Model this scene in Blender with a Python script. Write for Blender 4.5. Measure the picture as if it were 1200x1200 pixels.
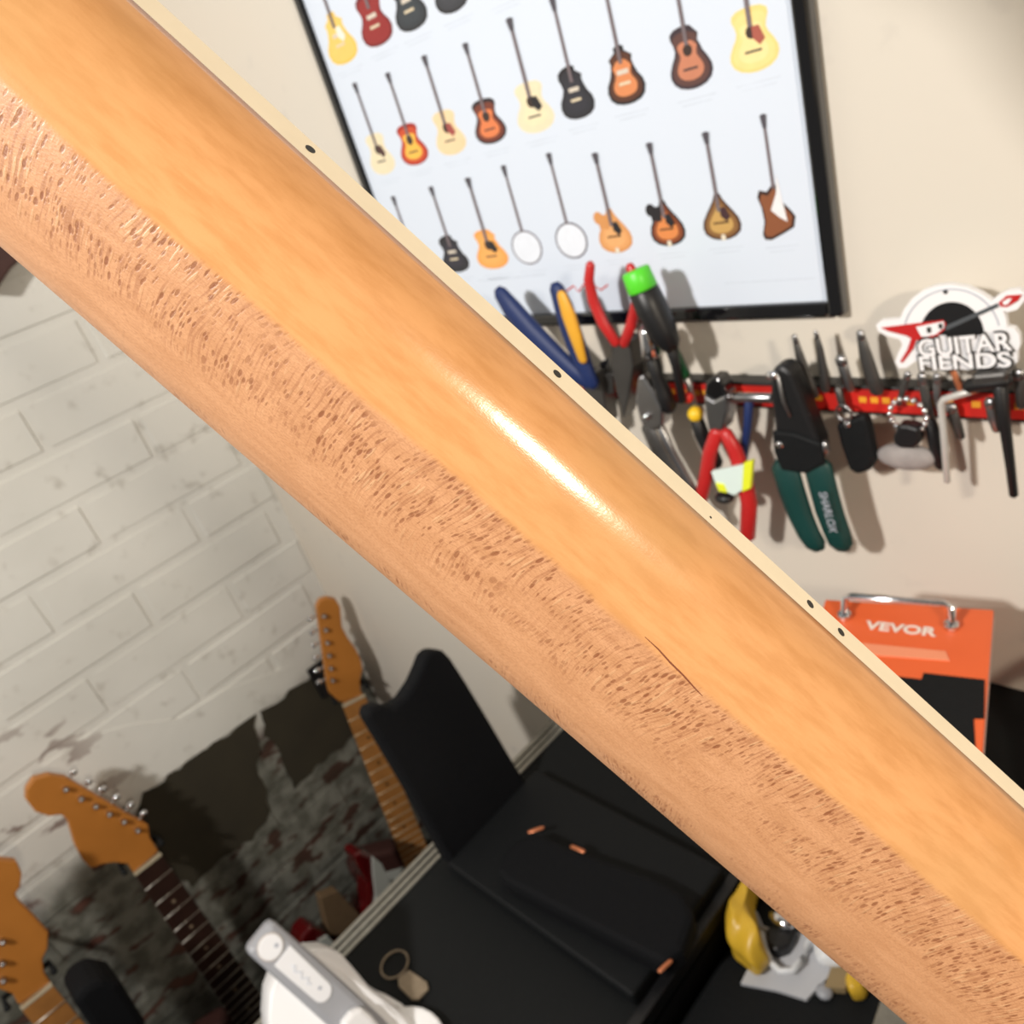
import bpy, bmesh, math, random
from mathutils import Vector, Matrix
random.seed(7)
for o in list(bpy.data.objects): bpy.data.objects.remove(o)
scn = bpy.context.scene
COL = scn.collection
V = Vector
# ------------------------------------------------------------------ camera
F = 948.0                                   # focal length in pixels of the 1200 px frame
CAM = V((0, 0, 1.75))
_n = V((617, 1782, F)).normalized(); _l = V((-911, -189, F)).normalized()
AX = -_l; AZ = -_n
AX = (AX - AZ * AX.dot(AZ)).normalized(); AY = AZ.cross(AX)
RIGHT = V((AX[0], AY[0], AZ[0])); DOWN = V((AX[1], AY[1], AZ[1])); FWD = V((AX[2], AY[2], AZ[2]))
cd = bpy.data.cameras.new('camera'); cam = bpy.data.objects.new('camera', cd); COL.objects.link(cam)
M = Matrix.Identity(4)
for i in range(3):
    M[i][0] = RIGHT[i]; M[i][1] = -DOWN[i]; M[i][2] = -FWD[i]; M[i][3] = CAM[i]
cam.matrix_world = M
cd.sensor_width = 36; cd.lens = 36 * F / 1200; cd.clip_start = .005; cd.clip_end = 50
cd.dof.use_dof = True; cd.dof.focus_distance = .128; cd.dof.aperture_fstop = 34
scn.camera = cam
# ------------------------------------------------------------------ world and lights
w = bpy.data.worlds.new('world'); scn.world = w; w.use_nodes = True
w.node_tree.nodes['Background'].inputs[0].default_value = (1.0, .96, .90, 1)
w.node_tree.nodes['Background'].inputs[1].default_value = .13
def area(name, loc, target, size, power, col):
    d = bpy.data.lights.new(name, 'AREA'); d.shape = 'DISK'; d.size = size; d.energy = power; d.color = col
    o = bpy.data.objects.new(name, d); COL.objects.link(o); o.location = CAM + V(loc)
    o.rotation_euler = (V(target) - V(loc)).to_track_quat('-Z', 'Y').to_euler()
    return o
area('room_lamp_offscreen', (-.38, -.75, .45), (-.75, .45, -.30), .10, 17, (1, .955, .90))
area('bench_lamp_offscreen', (.50, -.08, .13), (-.10, .08, -.10), .07, 4.0, (1, .87, .70))
vs = scn.view_settings
vs.view_transform = 'Standard'; vs.look = 'None'; vs.gamma = 1; vs.exposure = 0.14; vs.use_curve_mapping = False
# ------------------------------------------------------------------ pixel to place
DB, DL = .49, 1.2665                        # camera to back wall / to brick wall (m)
FLOOR = 0.0
def ray(x, y):
    r = V((x - 600., y - 600., F)); return V((r.dot(AX), r.dot(AY), r.dot(AZ)))
def back(x, y, d=0.): r = ray(x, y); return CAM + r * ((DB - d) / r[1])
def left(x, y, D=DL): r = ray(x, y); return CAM + r * (-D / r[0])
def hor(x, y, z): r = ray(x, y); return CAM + r * ((z) / r[2])          # z relative to the camera
def onplane(x, y, p, n): r = ray(x, y); return CAM + r * ((p - CAM).dot(n) / r.dot(n))
def camp(x, y, z): return CAM + (RIGHT * x + DOWN * y + FWD * z)
# ------------------------------------------------------------------ materials
MATS = {}
def mat(name, col, rough=.5, metal=0., var=.12, scale=60., bump=0., coat=0., spec=.5, col2=None):
    if name in MATS: return MATS[name]
    m = bpy.data.materials.new(name); m.use_nodes = True; MATS[name] = m
    nt = m.node_tree; N = nt.nodes; b = N['Principled BSDF']
    b.inputs['Roughness'].default_value = rough; b.inputs['Metallic'].default_value = metal
    b.inputs['Coat Weight'].default_value = coat; b.inputs['Coat Roughness'].default_value = .08
    b.inputs['Specular IOR Level'].default_value = spec
    tc = N.new('ShaderNodeTexCoord'); nz = N.new('ShaderNodeTexNoise')
    nz.inputs['Scale'].default_value = scale; nz.inputs['Detail'].default_value = 4
    nt.links.new(tc.outputs['Object'], nz.inputs['Vector'])
    mx = N.new('ShaderNodeMix'); mx.data_type = 'RGBA'
    c = V(col); c2 = V(col2) if col2 else c * (1 - var * 2)
    mx.inputs[6].default_value = (*(c if col2 else c * (1 + var * .5)), 1); mx.inputs[7].default_value = (*c2, 1)
    nt.links.new(nz.outputs['Fac'], mx.inputs[0]); nt.links.new(mx.outputs[2], b.inputs['Base Color'])
    if bump:
        bp = N.new('ShaderNodeBump'); bp.inputs['Strength'].default_value = bump; bp.inputs['Distance'].default_value = .002
        nt.links.new(nz.outputs['Fac'], bp.inputs['Height']); nt.links.new(bp.outputs[0], b.inputs['Normal'])
    return m
class NB:                                    # tiny node builder
    def __init__(s, name):
        s.m = bpy.data.materials.new(name); s.m.use_nodes = True; s.nt = s.m.node_tree
        s.b = s.nt.nodes['Principled BSDF']; MATS[name] = s.m
    def n(s, t, **k):
        o = s.nt.nodes.new('ShaderNode' + t)
        for a, v in k.items(): setattr(o, a, v)
        return o
    def put(s, inp, v):
        if isinstance(v, bpy.types.NodeSocket): s.nt.links.new(v, inp)
        else: inp.default_value = v
    def math(s, op, a, b=0., c=None, clamp=False):
        o = s.n('Math', operation=op); o.use_clamp = clamp; s.put(o.inputs[0], a); s.put(o.inputs[1], b)
        if c is not None: s.put(o.inputs[2], c)
        return o.outputs[0]
    def mix(s, f, a, b):
        o = s.n('Mix', data_type='RGBA'); s.put(o.inputs[0], f)
        for i, v in ((6, a), (7, b)):
            s.put(o.inputs[i], (*v, 1) if isinstance(v, tuple) and len(v) == 3 else v)
        return o.outputs[2]
    def noise(s, vec, scale, detail=3., rough=.5):
        o = s.n('TexNoise'); s.put(o.inputs['Vector'], vec); o.inputs['Scale'].default_value = scale
        o.inputs['Detail'].default_value = detail; o.inputs['Roughness'].default_value = rough
        return o.outputs['Fac']
    def ss(s, v, lo, hi):
        o = s.n('MapRange', interpolation_type='SMOOTHSTEP'); s.put(o.inputs[0], v)
        s.put(o.inputs[1], lo); s.put(o.inputs[2], hi); return o.outputs[0]
    def scale(s, vec, v3):
        o = s.n('VectorMath', operation='MULTIPLY'); s.put(o.inputs[0], vec); o.inputs[1].default_value = v3; return o.outputs[0]
    def bump(s, h, st=.3, dist=.001):
        o = s.n('Bump'); o.inputs['Strength'].default_value = st; o.inputs['Distance'].default_value = dist
        s.put(o.inputs['Height'], h); s.nt.links.new(o.outputs[0], s.b.inputs['Normal'])
# painted wall
def wall_material():
    s = NB('painted_plaster'); g = s.n('NewGeometry').outputs['Position']
    a = s.noise(g, 3.0, 3); c = s.mix(s.ss(a, .35, .7), (.68, .61, .515), (.65, .605, .53))
    d = s.noise(g, 26, 4); c = s.mix(s.ss(d, .62, .8), c, (.57, .53, .47))
    s.put(s.b.inputs['Base Color'], c); s.b.inputs['Roughness'].default_value = .75
    s.bump(s.noise(g, 150, 3), .12, .001); return s.m
def brick_material():
    s = NB('painted_brick'); g = s.n('NewGeometry').outputs['Position']
    xyz = s.n('SeparateXYZ'); s.put(xyz.inputs[0], g); y, z = xyz.outputs[1], xyz.outputs[2]
    n1 = s.noise(g, 9, 5); n2 = s.noise(g, 35, 4); n3 = s.noise(s.scale(g, (1, 1, 2.2)), 16, 4); n4 = s.noise(g, 4, 2)
    # worn coat: whole above, ragged below a course line
    edge = s.math('ADD', z, s.math('MULTIPLY', s.math('SUBTRACT', n1, .5), .10))
    coat = s.ss(edge, 1.75 - .86, 1.75 - .78)
    white = s.mix(s.ss(n4, .3, .7), (.74, .73, .68), (.66, .65, .60))
    white = s.mix(s.ss(n2, .58, .75), white, (.55, .53, .48))
    grey = s.mix(s.ss(n2, .35, .65), (.20, .20, .17), (.10, .10, .08))
    red = s.mix(n2, (.075, .028, .018), (.035, .026, .017))
    low = s.mix(s.ss(n3, .55, .62), grey, red)
    chip = s.math('MULTIPLY', s.ss(n3, .60, .65), s.math('MULTIPLY', s.ss(y, .14, -.03), s.ss(z, 1.28, 1.08)))
    c = s.mix(coat, low, white); c = s.mix(s.math('MULTIPLY', chip, .75), c, (.12, .05, .035))
    s.put(s.b.inputs['Base Color'], c); s.b.inputs['Roughness'].default_value = .7
    s.bump(s.math('ADD', n2, n1), .35, .002); return s.m
def neck_material():
    s = NB('neck_maple'); uv = s.n('UVMap').outputs[0]          # u: mm along /100, v: mm across /100
    sep = s.n('SeparateXYZ'); s.put(sep.inputs[0], uv); u, v = sep.outputs[0], sep.outputs[1]
    # bend coordinates so that the ray flecks run in arcs
    wob = s.noise(s.scale(uv, (1, 1, 1)), 4.2, 2)
    arc = s.math('MULTIPLY', s.math('POWER', s.math('SUBTRACT', v, .32), 2.), -1.6)
    uu = s.math('ADD', s.math('ADD', u, arc), s.math('MULTIPLY', s.math('SUBTRACT', wob, .5), .065))
    cb = s.n('CombineXYZ'); s.put(cb.inputs[0], uu); s.put(cb.inputs[1], v); bent = cb.outputs[0]
    def flecks(sx, sy, lo, hi, seed):
        vo = s.n('TexVoronoi'); vo.feature = 'F1'; vo.inputs['Scale'].default_value = 1; vo.inputs['Randomness'].default_value = .9
        p = s.n('VectorMath', operation='MULTIPLY_ADD'); s.put(p.inputs[0], bent); p.inputs[1].default_value = (sx, sy, 1); p.inputs[2].default_value = (seed, seed * .7, 0)
        s.put(vo.inputs['Vector'], p.outputs[0])
        sc = s.n('SeparateColor'); s.put(sc.inputs[0], vo.outputs['Color'])
        pick = s.ss(sc.outputs[0], lo, hi)
        spot = s.ss(vo.outputs['Distance'], .46, .26)
        return s.math('MULTIPLY', pick, spot)
    f1 = flecks(108, 46, .64, .68, 0.); f2 = flecks(165, 62, .50, .55, 3.3); f3 = flecks(150, 24, .55, .65, 7.1)
    patch = s.noise(s.scale(uv, (1.0, 2.2, 1)), 3.4, 3); patch2 = s.noise(s.scale(uv, (1.3, 2.5, 1)), 5.0, 2)
    # the fleck band starts at the seam and fades towards the far shoulder
    wav = s.math('MULTIPLY', s.math('SUBTRACT', s.noise(uv, 2.5, 3), .5), .05)
    vv = s.math('ADD', v, wav)
    below = s.ss(vv, .222, .240)
    band = s.math('MULTIPLY', below, s.ss(vv, .42, .33))
    rim = s.math('MULTIPLY', s.ss(vv, .47, .50), s.ss(patch2, .42, .55))
    dens = s.math('MAXIMUM', s.math('MULTIPLY', band, s.ss(patch, .34, .50)), s.math('MULTIPLY', rim, .7))
    spots = s.math('MULTIPLY', s.math('MAXIMUM', s.math('MULTIPLY', f2, .8), f1), dens)
    light = s.math('MULTIPLY', s.math('MULTIPLY', f3, band), s.ss(patch, .40, .55))
    # plain figure above
    gr = s.noise(s.scale(uv, (3.0, 14, 1)), 3.0, 5, .6); fine = s.noise(s.scale(uv, (40, 90, 1)), 4, 3)
    cl = s.noise(uv, 2.2, 3)
    up = s.mix(s.ss(gr, .35, .7), (.64, .325, .135), (.55, .265, .10))
    up = s.mix(s.math('MULTIPLY', s.ss(cl, .45, .7), .5), up, (.50, .29, .12))
    lo = s.mix(s.ss(gr, .3, .7), (.58, .305, .158), (.50, .25, .122))
    lo = s.mix(s.math('MULTIPLY', s.ss(fine, .4, .7), .35), lo, (.30, .135, .06))
    c = s.mix(below, up, lo)
    stk = s.noise(s.scale(bent, (60, 3.5, 1)), 3.0, 2)
    c = s.mix(s.math('MULTIPLY', s.math('MULTIPLY', s.ss(stk, .5, .62), dens), .45), c, (.27, .10, .045))
    c = s.mix(s.math('MULTIPLY', light, .5), c, (.60, .37, .20))
    c = s.mix(s.math('MULTIPLY', spots, .72), c, (.19, .055, .02))
    s.put(s.b.inputs['Base Color'], c)
    s.put(s.b.inputs['Roughness'], s.math('ADD', .19, s.math('MULTIPLY', below, .28)))
    s.b.inputs['Specular IOR Level'].default_value = .45
    rip = s.math('MULTIPLY', s.math('SUBTRACT', 1., below), s.noise(s.scale(uv, (18, 5, 1)), 2.2, 3))
    h = s.math('ADD', s.math('ADD', s.math('MULTIPLY', spots, -.6), s.math('MULTIPLY', s.math('MULTIPLY', fine, .45), s.math('ADD', .25, below))), s.math('MULTIPLY', rip, .22))
    h = s.math('ADD', h, s.math('MULTIPLY', light, .5))
    s.bump(h, .28, .0004); return s.m
wall_material(); brick_material(); neck_material()
mat('black_gloss', (.006, .006, .007), .12, coat=.6, var=.02)
mat('paper', (.68, .75, .86), .28, var=.01, scale=8)
mat('white_card', (.86, .86, .88), .5, var=.01)
mat('steel', (.42, .42, .43), .28, 1., var=.1)
mat('pale_steel', (.62, .61, .58), .4, .3, var=.05)
mat('dark_steel', (.13, .125, .12), .38, .8, var=.15)
mat('chrome', (.78, .78, .8), .1, 1., var=.02)
mat('bead_steel', (.85, .85, .88), .15, 1., var=.02)
mat('red_grip', (.52, .02, .02), .33, var=.06)
mat('blue_grip', (.006, .022, .11), .55, var=.06)
mat('yellow_grip', (.80, .40, .03), .45, var=.04)
mat('lime', (.10, .70, .03), .4, var=.04)
mat('yellow', (.85, .55, .02), .4, var=.04)
mat('neon', (.80, .88, .03), .5, var=.03)
mat('tape', (.72, .86, .82), .5, var=.04)
mat('green_grip', (.003, .045, .040), .45, var=.08)
mat('green_shaft', (.004, .06, .02), .3, var=.05)
mat('black_plastic', (.007, .007, .008), .42, var=.1)
mat('black_rubber', (.007, .008, .009), .62, spec=.2, var=.15, scale=200, bump=.2)
mat('black_fabric', (.004, .0045, .006), .8, spec=.2, var=.2, scale=300, bump=.3)
mat('bench_mat', (.007, .008, .0085), .7, spec=.2, var=.15, scale=250, bump=.15)
mat('strip_red', (.62, .022, .015), .4, var=.05)
mat('strip_yellow', (.85, .38, .03), .45, var=.03)
mat('aluminium', (.42, .41, .37), .4, .9, var=.15, scale=120)
mat('neck_print', (.08, .09, .10), .5)
mat('grey_felt', (.36, .33, .32), .8, var=.2, scale=120, bump=.3)
mat('orange_paint', (.80, .135, .035), .42, var=.05, scale=30)
mat('orange_pale', (.85, .30, .16), .45, var=.02)
mat('cream_print', (.85, .74, .66), .5, var=.02)
mat('side_grey', (.55, .50, .46), .5, var=.05)
mat('amber_head', (.50, .19, .035), .38, var=.12, scale=20)
mat('maple_board', (.46, .20, .055), .38, var=.25, scale=30)
mat('rosewood', (.035, .014, .009), .5, var=.3, scale=60)
mat('bone', (.55, .48, .34), .5, var=.05)
mat('brown_inlay', (.28, .21, .14), .5)  # plain brown position dots, darker than bone
mat('fret_metal', (.62, .58, .50), .3, 1., var=.05)
mat('fret_pale', (.55, .42, .25), .35, .4, var=.05)
mat('fret_end', (.80, .72, .55), .4, .3, var=.03)
mat('fretboard_maple', (.83, .73, .55), .45, var=.05, scale=120)
mat('dot_black', (.01, .009, .008), .5)
mat('crack', (.20, .05, .02), .7)
mat('red_body', (.09, .004, .005), .15, var=.05, coat=.6)
mat('white_guard', (.48, .50, .46), .4, var=.03)
mat('dark_brown', (.06, .022, .018), .5, var=.15)
mat('raw_pocket', (.16, .10, .05), .7, var=.15)
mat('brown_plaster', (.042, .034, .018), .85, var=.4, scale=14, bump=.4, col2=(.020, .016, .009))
mat('copper', (.75, .26, .12), .35, .6, var=.1)
mat('device_grey', (.36, .37, .40), .4, var=.04)
mat('device_white', (.88, .89, .92), .4, var=.01)
mat('white_plastic', (.88, .88, .89), .35, var=.01)
mat('print_grey', (.42, .45, .52), .6, var=.02)
mat('tag_metal', (.34, .27, .19), .5, .5, var=.2, scale=200)
mat('bag_yellow', (.78, .48, .04), .35, var=.12, scale=20)
mat('paper_grey', (.60, .61, .64), .7, var=.08, scale=30)
mat('cable_white', (.80, .82, .84), .4, var=.02)
mat('cardboard', (.33, .24, .12), .8, var=.1)
mat('floor_concrete', (.10, .095, .09), .8, var=.3, scale=8, bump=.2)
mat('cap_print', (.68, .75, .86), .6, var=.1)
mat('wood_box', (.25, .15, .08), .7, var=.2, scale=15)
mat('mortar_white', (.5, .48, .44), .8, var=.1)
def m_(x): return MATS[x] if isinstance(x, str) else x
# ------------------------------------------------------------------ mesh helpers
def props(o, label=None, cat=None, group=None, kind=None):
    if label: o['label'] = label
    if cat: o['category'] = cat
    if group: o['group'] = group
    if kind: o['kind'] = kind
    return o
def thing(name, label, cat, loc, group=None):
    o = bpy.data.objects.new(name, None); COL.objects.link(o); o.location = loc; o.empty_display_size = .02
    return props(o, label, cat, group)
def root_of(p):
    l = V((0, 0, 0))
    while p is not None: l += V(p.location); p = p.parent
    return l
def obj(name, bm, mats, parent=None, smooth=False, bevel=0., seg=2, label=None, subd=0):
    me = bpy.data.meshes.new(name)
    bmesh.ops.remove_doubles(bm, verts=bm.verts, dist=1e-7)
    bmesh.ops.recalc_face_normals(bm, faces=bm.faces)
    if parent is None:
        lo = [min(v.co[i] for v in bm.verts) for i in range(3)]; hi = [max(v.co[i] for v in bm.verts) for i in range(3)]
        org = V(((lo[0] + hi[0]) / 2, (lo[1] + hi[1]) / 2, lo[2]))
    else: org = root_of(parent)
    for v in bm.verts: v.co -= org
    for f in bm.faces: f.smooth = smooth
    bm.to_mesh(me); bm.free()
    for m in (mats if isinstance(mats, (list, tuple)) else [mats]): me.materials.append(m_(m))
    o = bpy.data.objects.new(name, me); COL.objects.link(o)
    if parent is None: o.location = org
    else: o.parent = parent
    if bevel:
        b = o.modifiers.new('bevel', 'BEVEL'); b.width = bevel; b.segments = seg; b.limit_method = 'ANGLE'; b.angle_limit = .6
    if subd:
        b = o.modifiers.new('subd', 'SUBSURF'); b.levels = subd; b.render_levels = subd
    if label: o['label'] = label
    return o
def BM(): return bmesh.new()
def prism(bm, pts, ext, mi=0):
    a = [bm.verts.new(p) for p in pts]; b = [bm.verts.new(p + ext) for p in pts]
    fs = [bm.faces.new(a), bm.faces.new(b[::-1])]
    for i in range(len(pts)):
        j = (i + 1) % len(pts); fs.append(bm.faces.new((a[j], a[i], b[i], b[j])))
    for f in fs: f.material_index = mi
    return bm
def box(bm, lo, hi, mi=0):
    lo, hi = V(lo), V(hi)
    return prism(bm, [V((lo.x, lo.y, lo.z)), V((hi.x, lo.y, lo.z)), V((hi.x, hi.y, lo.z)), V((lo.x, hi.y, lo.z))], V((0, 0, hi.z - lo.z)), mi)
def tube(bm, pts, rad, seg=10, mi=0, flat=None, rnd_=.6):
    """sweep; rad number or list; flat=(axis vector, factor) squashes the section along an axis"""
    pts = [V(p) for p in pts]; n = len(pts)
    if not isinstance(rad, (list, tuple)): rad = [rad] * n
    t0 = (pts[1] - pts[0]).normalized(); P = [pts[0] - t0 * rad[0] * rnd_] + pts; R = [rad[0] * (1 - rnd_ * .8)] + list(rad)
    t1 = (pts[-1] - pts[-2]).normalized(); P.append(pts[-1] + t1 * rad[-1] * rnd_); R.append(rad[-1] * (1 - rnd_ * .8))
    ref = V((0, 1, 0)) if abs(t0.y) < .9 else V((1, 0, 0))
    rings = []
    for i, p in enumerate(P):
        t = (P[min(i + 1, len(P) - 1)] - P[max(i - 1, 0)]).normalized()
        s = t.cross(ref)
        if s.length < 1e-6: s = t.cross(V((.3, .2, 1)))
        s.normalize(); u = s.cross(t).normalized(); ring = []
        for k in range(seg):
            a = 2 * math.pi * k / seg; off = s * math.cos(a) * R[i] + u * math.sin(a) * R[i]
            if flat: off -= flat[0] * off.dot(flat[0]) * (1 - flat[1])
            ring.append(bm.verts.new(p + off))
        rings.append(ring)
    fs = [bm.faces.new(rings[0][::-1]), bm.faces.new(rings[-1])]
    for a, b in zip(rings, rings[1:]):
        for k in range(seg): fs.append(bm.faces.new((a[k], a[(k + 1) % seg], b[(k + 1) % seg], b[k])))
    for f in fs: f.material_index = mi
    return bm
def clampz(bm, z):
    for v in bm.verts: v.co.z = max(v.co.z, z)
    return bm
def ball(bm, c, r, sc=(1, 1, 1), mi=0, u=12, v=8):
    k = bmesh.ops.create_uvsphere(bm, u_segments=u, v_segments=v, radius=r)
    for x in k['verts']: x.co = V((x.co.x * sc[0], x.co.y * sc[1], x.co.z * sc[2])) + V(c)
    return bm
def torus(bm, c, R, r, ax, seg=24, s2=8, mi=0):
    ax = V(ax).normalized(); a = ax.orthogonal().normalized(); b = ax.cross(a); rings = []
    for i in range(seg):
        t = 2 * math.pi * i / seg; d = a * math.cos(t) + b * math.sin(t)
        rings.append([bm.verts.new(V(c) + d * (R + r * math.cos(q)) + ax * r * math.sin(q)) for q in [2 * math.pi * k / s2 for k in range(s2)]])
    for i in range(seg):
        A, B = rings[i], rings[(i + 1) % seg]
        for k in range(s2): bm.faces.new((A[k], A[(k + 1) % s2], B[(k + 1) % s2], B[k])).material_index = mi
    return bm
def disc(c, ax, r, n=24):
    ax = V(ax).normalized(); a = ax.orthogonal().normalized(); b = ax.cross(a)
    return [V(c) + a * r * math.cos(2 * math.pi * k / n) + b * r * math.sin(2 * math.pi * k / n) for k in range(n)]
def wp(px, d): return [back(x, y, d) for x, y in px]
INY = V((0, 1, 0))
def wslab(name, px, d, th, mt, parent=None, bevel=0., smooth=False, label=None):
    return obj(name, prism(BM(), wp(px, d), INY * th), mt, parent, smooth, bevel, label=label)
def wtube(name, px, d, rpx, mt, parent=None, flat=None, smooth=True, seg=10, label=None, rnd_=.6):
    """tube on the wall; px points with radius in pixels, axis at distance d from the wall"""
    pts = [back(x, y, d) for x, y in px]
    k = [(p - CAM).dot(FWD) / F for p in pts]
    if not isinstance(rpx, (list, tuple)): rpx = [rpx] * len(pts)
    fat = 1.3 if flat else 1.12
    return obj(name, tube(BM(), pts, [a * b * fat for a, b in zip(rpx, k)], seg, flat=(INY, flat) if flat else None, rnd_=rnd_), mt, parent, smooth, label=label)
def text(name, body, origin, xd, yd, size, mt, parent, off=0., ext=.0002, squash=1.0, fit=None):
    """lettering lying in the plane xd/yd"""
    cu = bpy.data.curves.new(name, 'FONT'); cu.body = body; cu.size = size; cu.extrude = ext; cu.offset = off
    cu.align_x = 'CENTER'; cu.align_y = 'CENTER'
    t = bpy.data.objects.new(name, cu); COL.objects.link(t)
    dg = bpy.context.evaluated_depsgraph_get(); dg.update()
    me = bpy.data.meshes.new_from_object(t.evaluated_get(dg)); bpy.data.objects.remove(t)
    xd = V(xd).normalized(); yd = V(yd).normalized(); zd = xd.cross(yd); org = root_of(parent)
    if fit:
        xs = [v.co.x for v in me.vertices]; ys = [v.co.y for v in me.vertices]
        kx, ky = fit[0] / (max(xs) - min(xs)), fit[1] / (max(ys) - min(ys)); mx_, my_ = (max(xs) + min(xs)) / 2, (max(ys) + min(ys)) / 2
        for v in me.vertices: v.co.x = (v.co.x - mx_) * kx; v.co.y = (v.co.y - my_) * ky
    for v in me.vertices: v.co = V(origin) + xd * v.co.x * squash + yd * v.co.y + zd * v.co.z - org
    me.materials.clear(); me.materials.append(m_(mt))
    o = bpy.data.objects.new(name, me); COL.objects.link(o); o.parent = parent
    return o
# ================================================================== the room
obj('floor', box(BM(), (-DL - .1, -1.6, -.1), (1.4, DB + .1, 0)), 'floor_concrete')['kind'] = 'structure'
obj('wall_back', box(BM(), (-DL - .1, DB, 0), (1.4, DB + .1, 2.7)), 'painted_plaster')['kind'] = 'structure'
wl = obj('wall_left', box(BM(), (-DL - .1, -1.0, 0), (-DL - .0022, DB, 2.7)), 'painted_brick'); wl['kind'] = 'structure'
# bricks, one by one
def brick_mesh(L, seed):
    rnd = random.Random(seed); bm = BM(); h = .0697; n = 6
    box(bm, (-.03, -L / 2, 0), (0, L / 2, h))
    bmesh.ops.bevel(bm, geom=[e for e in bm.edges if min(v.co.x for v in e.verts) > -.001], offset=.0035, segments=2, affect='EDGES')
    for v in bm.verts: v.co += V((rnd.uniform(-.0006, .0005) if v.co.x > -.01 else 0, rnd.uniform(-.001, .001), rnd.uniform(-.001, .001)))
    me = bpy.data.meshes.new('brick'); bmesh.ops.recalc_face_normals(bm, faces=bm.faces); bm.to_mesh(me); bm.free()
    me.materials.append(MATS['painted_brick']); return me
PITCH, CH = .243, .0777
full = [brick_mesh(.235, k) for k in range(6)]
half = {}
org = root_of(wl)
for k in range(-9, 21):
    zt = 1.75 - .174 - CH * k
    if zt - CH < 0: break
    off = .221 if k % 2 == 0 else .104
    y = off - PITCH * 5 - PITCH / 2
    while y < DB:
        a, b = y - .1175, y + .1175
        b2 = min(b, DB - .002)
        if a > -.98 and b2 - a > .03:
            if b2 < b - .001:
                key = round(b2 - a, 3)
                me = half.setdefault(key, brick_mesh(key, 99))
            else: me = random.choice(full)
            o = bpy.data.objects.new('brick', me); COL.objects.link(o); o.parent = wl
            o.location = V((-DL + random.uniform(-.0008, .0004), (a + b2) / 2, zt - .0737)) - org
        y += PITCH
def jag(px, amp=3.2, step=9., seed=5):
    rnd = random.Random(seed); out = []
    for (x0, y0), (x1, y1) in zip(px, px[1:] + px[:1]):
        n = max(1, int(math.hypot(x1 - x0, y1 - y0) / step)); last = out[-1] if out else None
        for k in range(n): out.append((x0 + (x1 - x0) * k / n + (rnd.uniform(-amp, amp) if k else 0), y0 + (y1 - y0) * k / n + (rnd.uniform(-amp, amp) if k else 0)))
    return out
# dark bare plaster patches below the painted courses
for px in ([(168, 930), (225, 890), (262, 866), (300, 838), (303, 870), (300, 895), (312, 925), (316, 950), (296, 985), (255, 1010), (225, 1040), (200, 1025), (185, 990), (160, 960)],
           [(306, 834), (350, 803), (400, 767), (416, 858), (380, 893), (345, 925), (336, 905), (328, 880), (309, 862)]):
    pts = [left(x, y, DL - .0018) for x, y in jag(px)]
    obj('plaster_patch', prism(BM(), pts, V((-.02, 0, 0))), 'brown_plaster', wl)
obj('plaster_skim', prism(BM(), [left(x, y, DL - .0006) for x, y in [(75, 872), (150, 850), (210, 842), (262, 810), (345, 778), (398, 768), (352, 801), (300, 836), (225, 888), (168, 928), (130, 930), (95, 905)]], V((-.02, 0, 0))), 'painted_brick', wl)
# ================================================================== the guitar neck in front
T0 = 117.6; QX, QY, CC, BB = -236., -425., .001437, 8.603; E1 = V((.7396, .673))
def seam(t):        # centre line of the side dots, t in mm from the 7th-fret dot
    z = T0 * (1 + CC * t); return V((T0 * (QX * (1 + CC * t) + BB * t * E1.x) / F, T0 * (QY * (1 + CC * t) + BB * t * E1.y) / F, z))
D3 = (seam(100) - seam(0)).normalized()
ep = V((-E1.y, E1.x, 0)); ep = (ep - D3 * ep.dot(D3)).normalized(); vd = D3.cross(ep)
if vd.z > 0: vd = -vd                       # vd points to the viewer
TH = math.radians(54)
WD = ep * math.sin(TH) - vd * math.cos(TH)  # across the neck, away from the near edge
HD = ep * math.cos(TH) + vd * math.sin(TH)  # from the playing face to the back
FB = 5.6                                    # thickness of the fretboard edge in view
def nw(t): return 47.0 + (t / 165.) * 5.6
def npt(t, wv, h): p = seam(t) + WD * wv + HD * (h - FB * .5); p = p * .001; return camp(p.x, p.y, p.z)
SC = 648.
def fretx(n): return SC * (1 - 2 ** (-n / 12)) - 202.66
neck = thing('electric_guitar', 'bare maple guitar neck seen from its back with cream fretboard edge and black side dots', 'guitar', npt(232, 24, 10))
def profile(t, n=40):
    W = nw(t); Hh = 15.8 + t * .008; out = []
    for k in range(n + 1):
        a = math.pi * k / n; c, s = math.cos(a), math.sin(a)
        wv = W / 2 - math.copysign(abs(c) ** .86, c) * W / 2
        out.append([wv, FB + Hh * s ** (.92 if k < n / 2 else .80)])
    # a soft ridge where the two carved faces meet
    for q in out:
        d = (q[0] - 12.2) / 2.6; q[1] += .35 * math.exp(-d * d)
    return out
bm = BM(); uvl = bm.loops.layers.uv.new('UVMap'); rows = []; ts = [-205 + 5 * i for i in range(88)]
for t in ts:
    pr = profile(t); row = []
    for wv, h in pr:
        pv = wv * math.sin(TH) + (h - FB * .5) * math.cos(TH)
        row.append((bm.verts.new(npt(t, wv, h)), (t / 100., 0), pv, wv))
    # distance across, unrolled from the seam
    acc = 0; prev = None; uvs = []
    for (v_, uvv, pv, wv) in row:
        if prev is not None: acc += (v_.co - prev).length * 1000
        prev = v_.co.copy(); uvs.append((t / 100., acc / 100.))
    rows.append([(r[0], q) for r, q in zip(row, uvs)])
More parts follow.
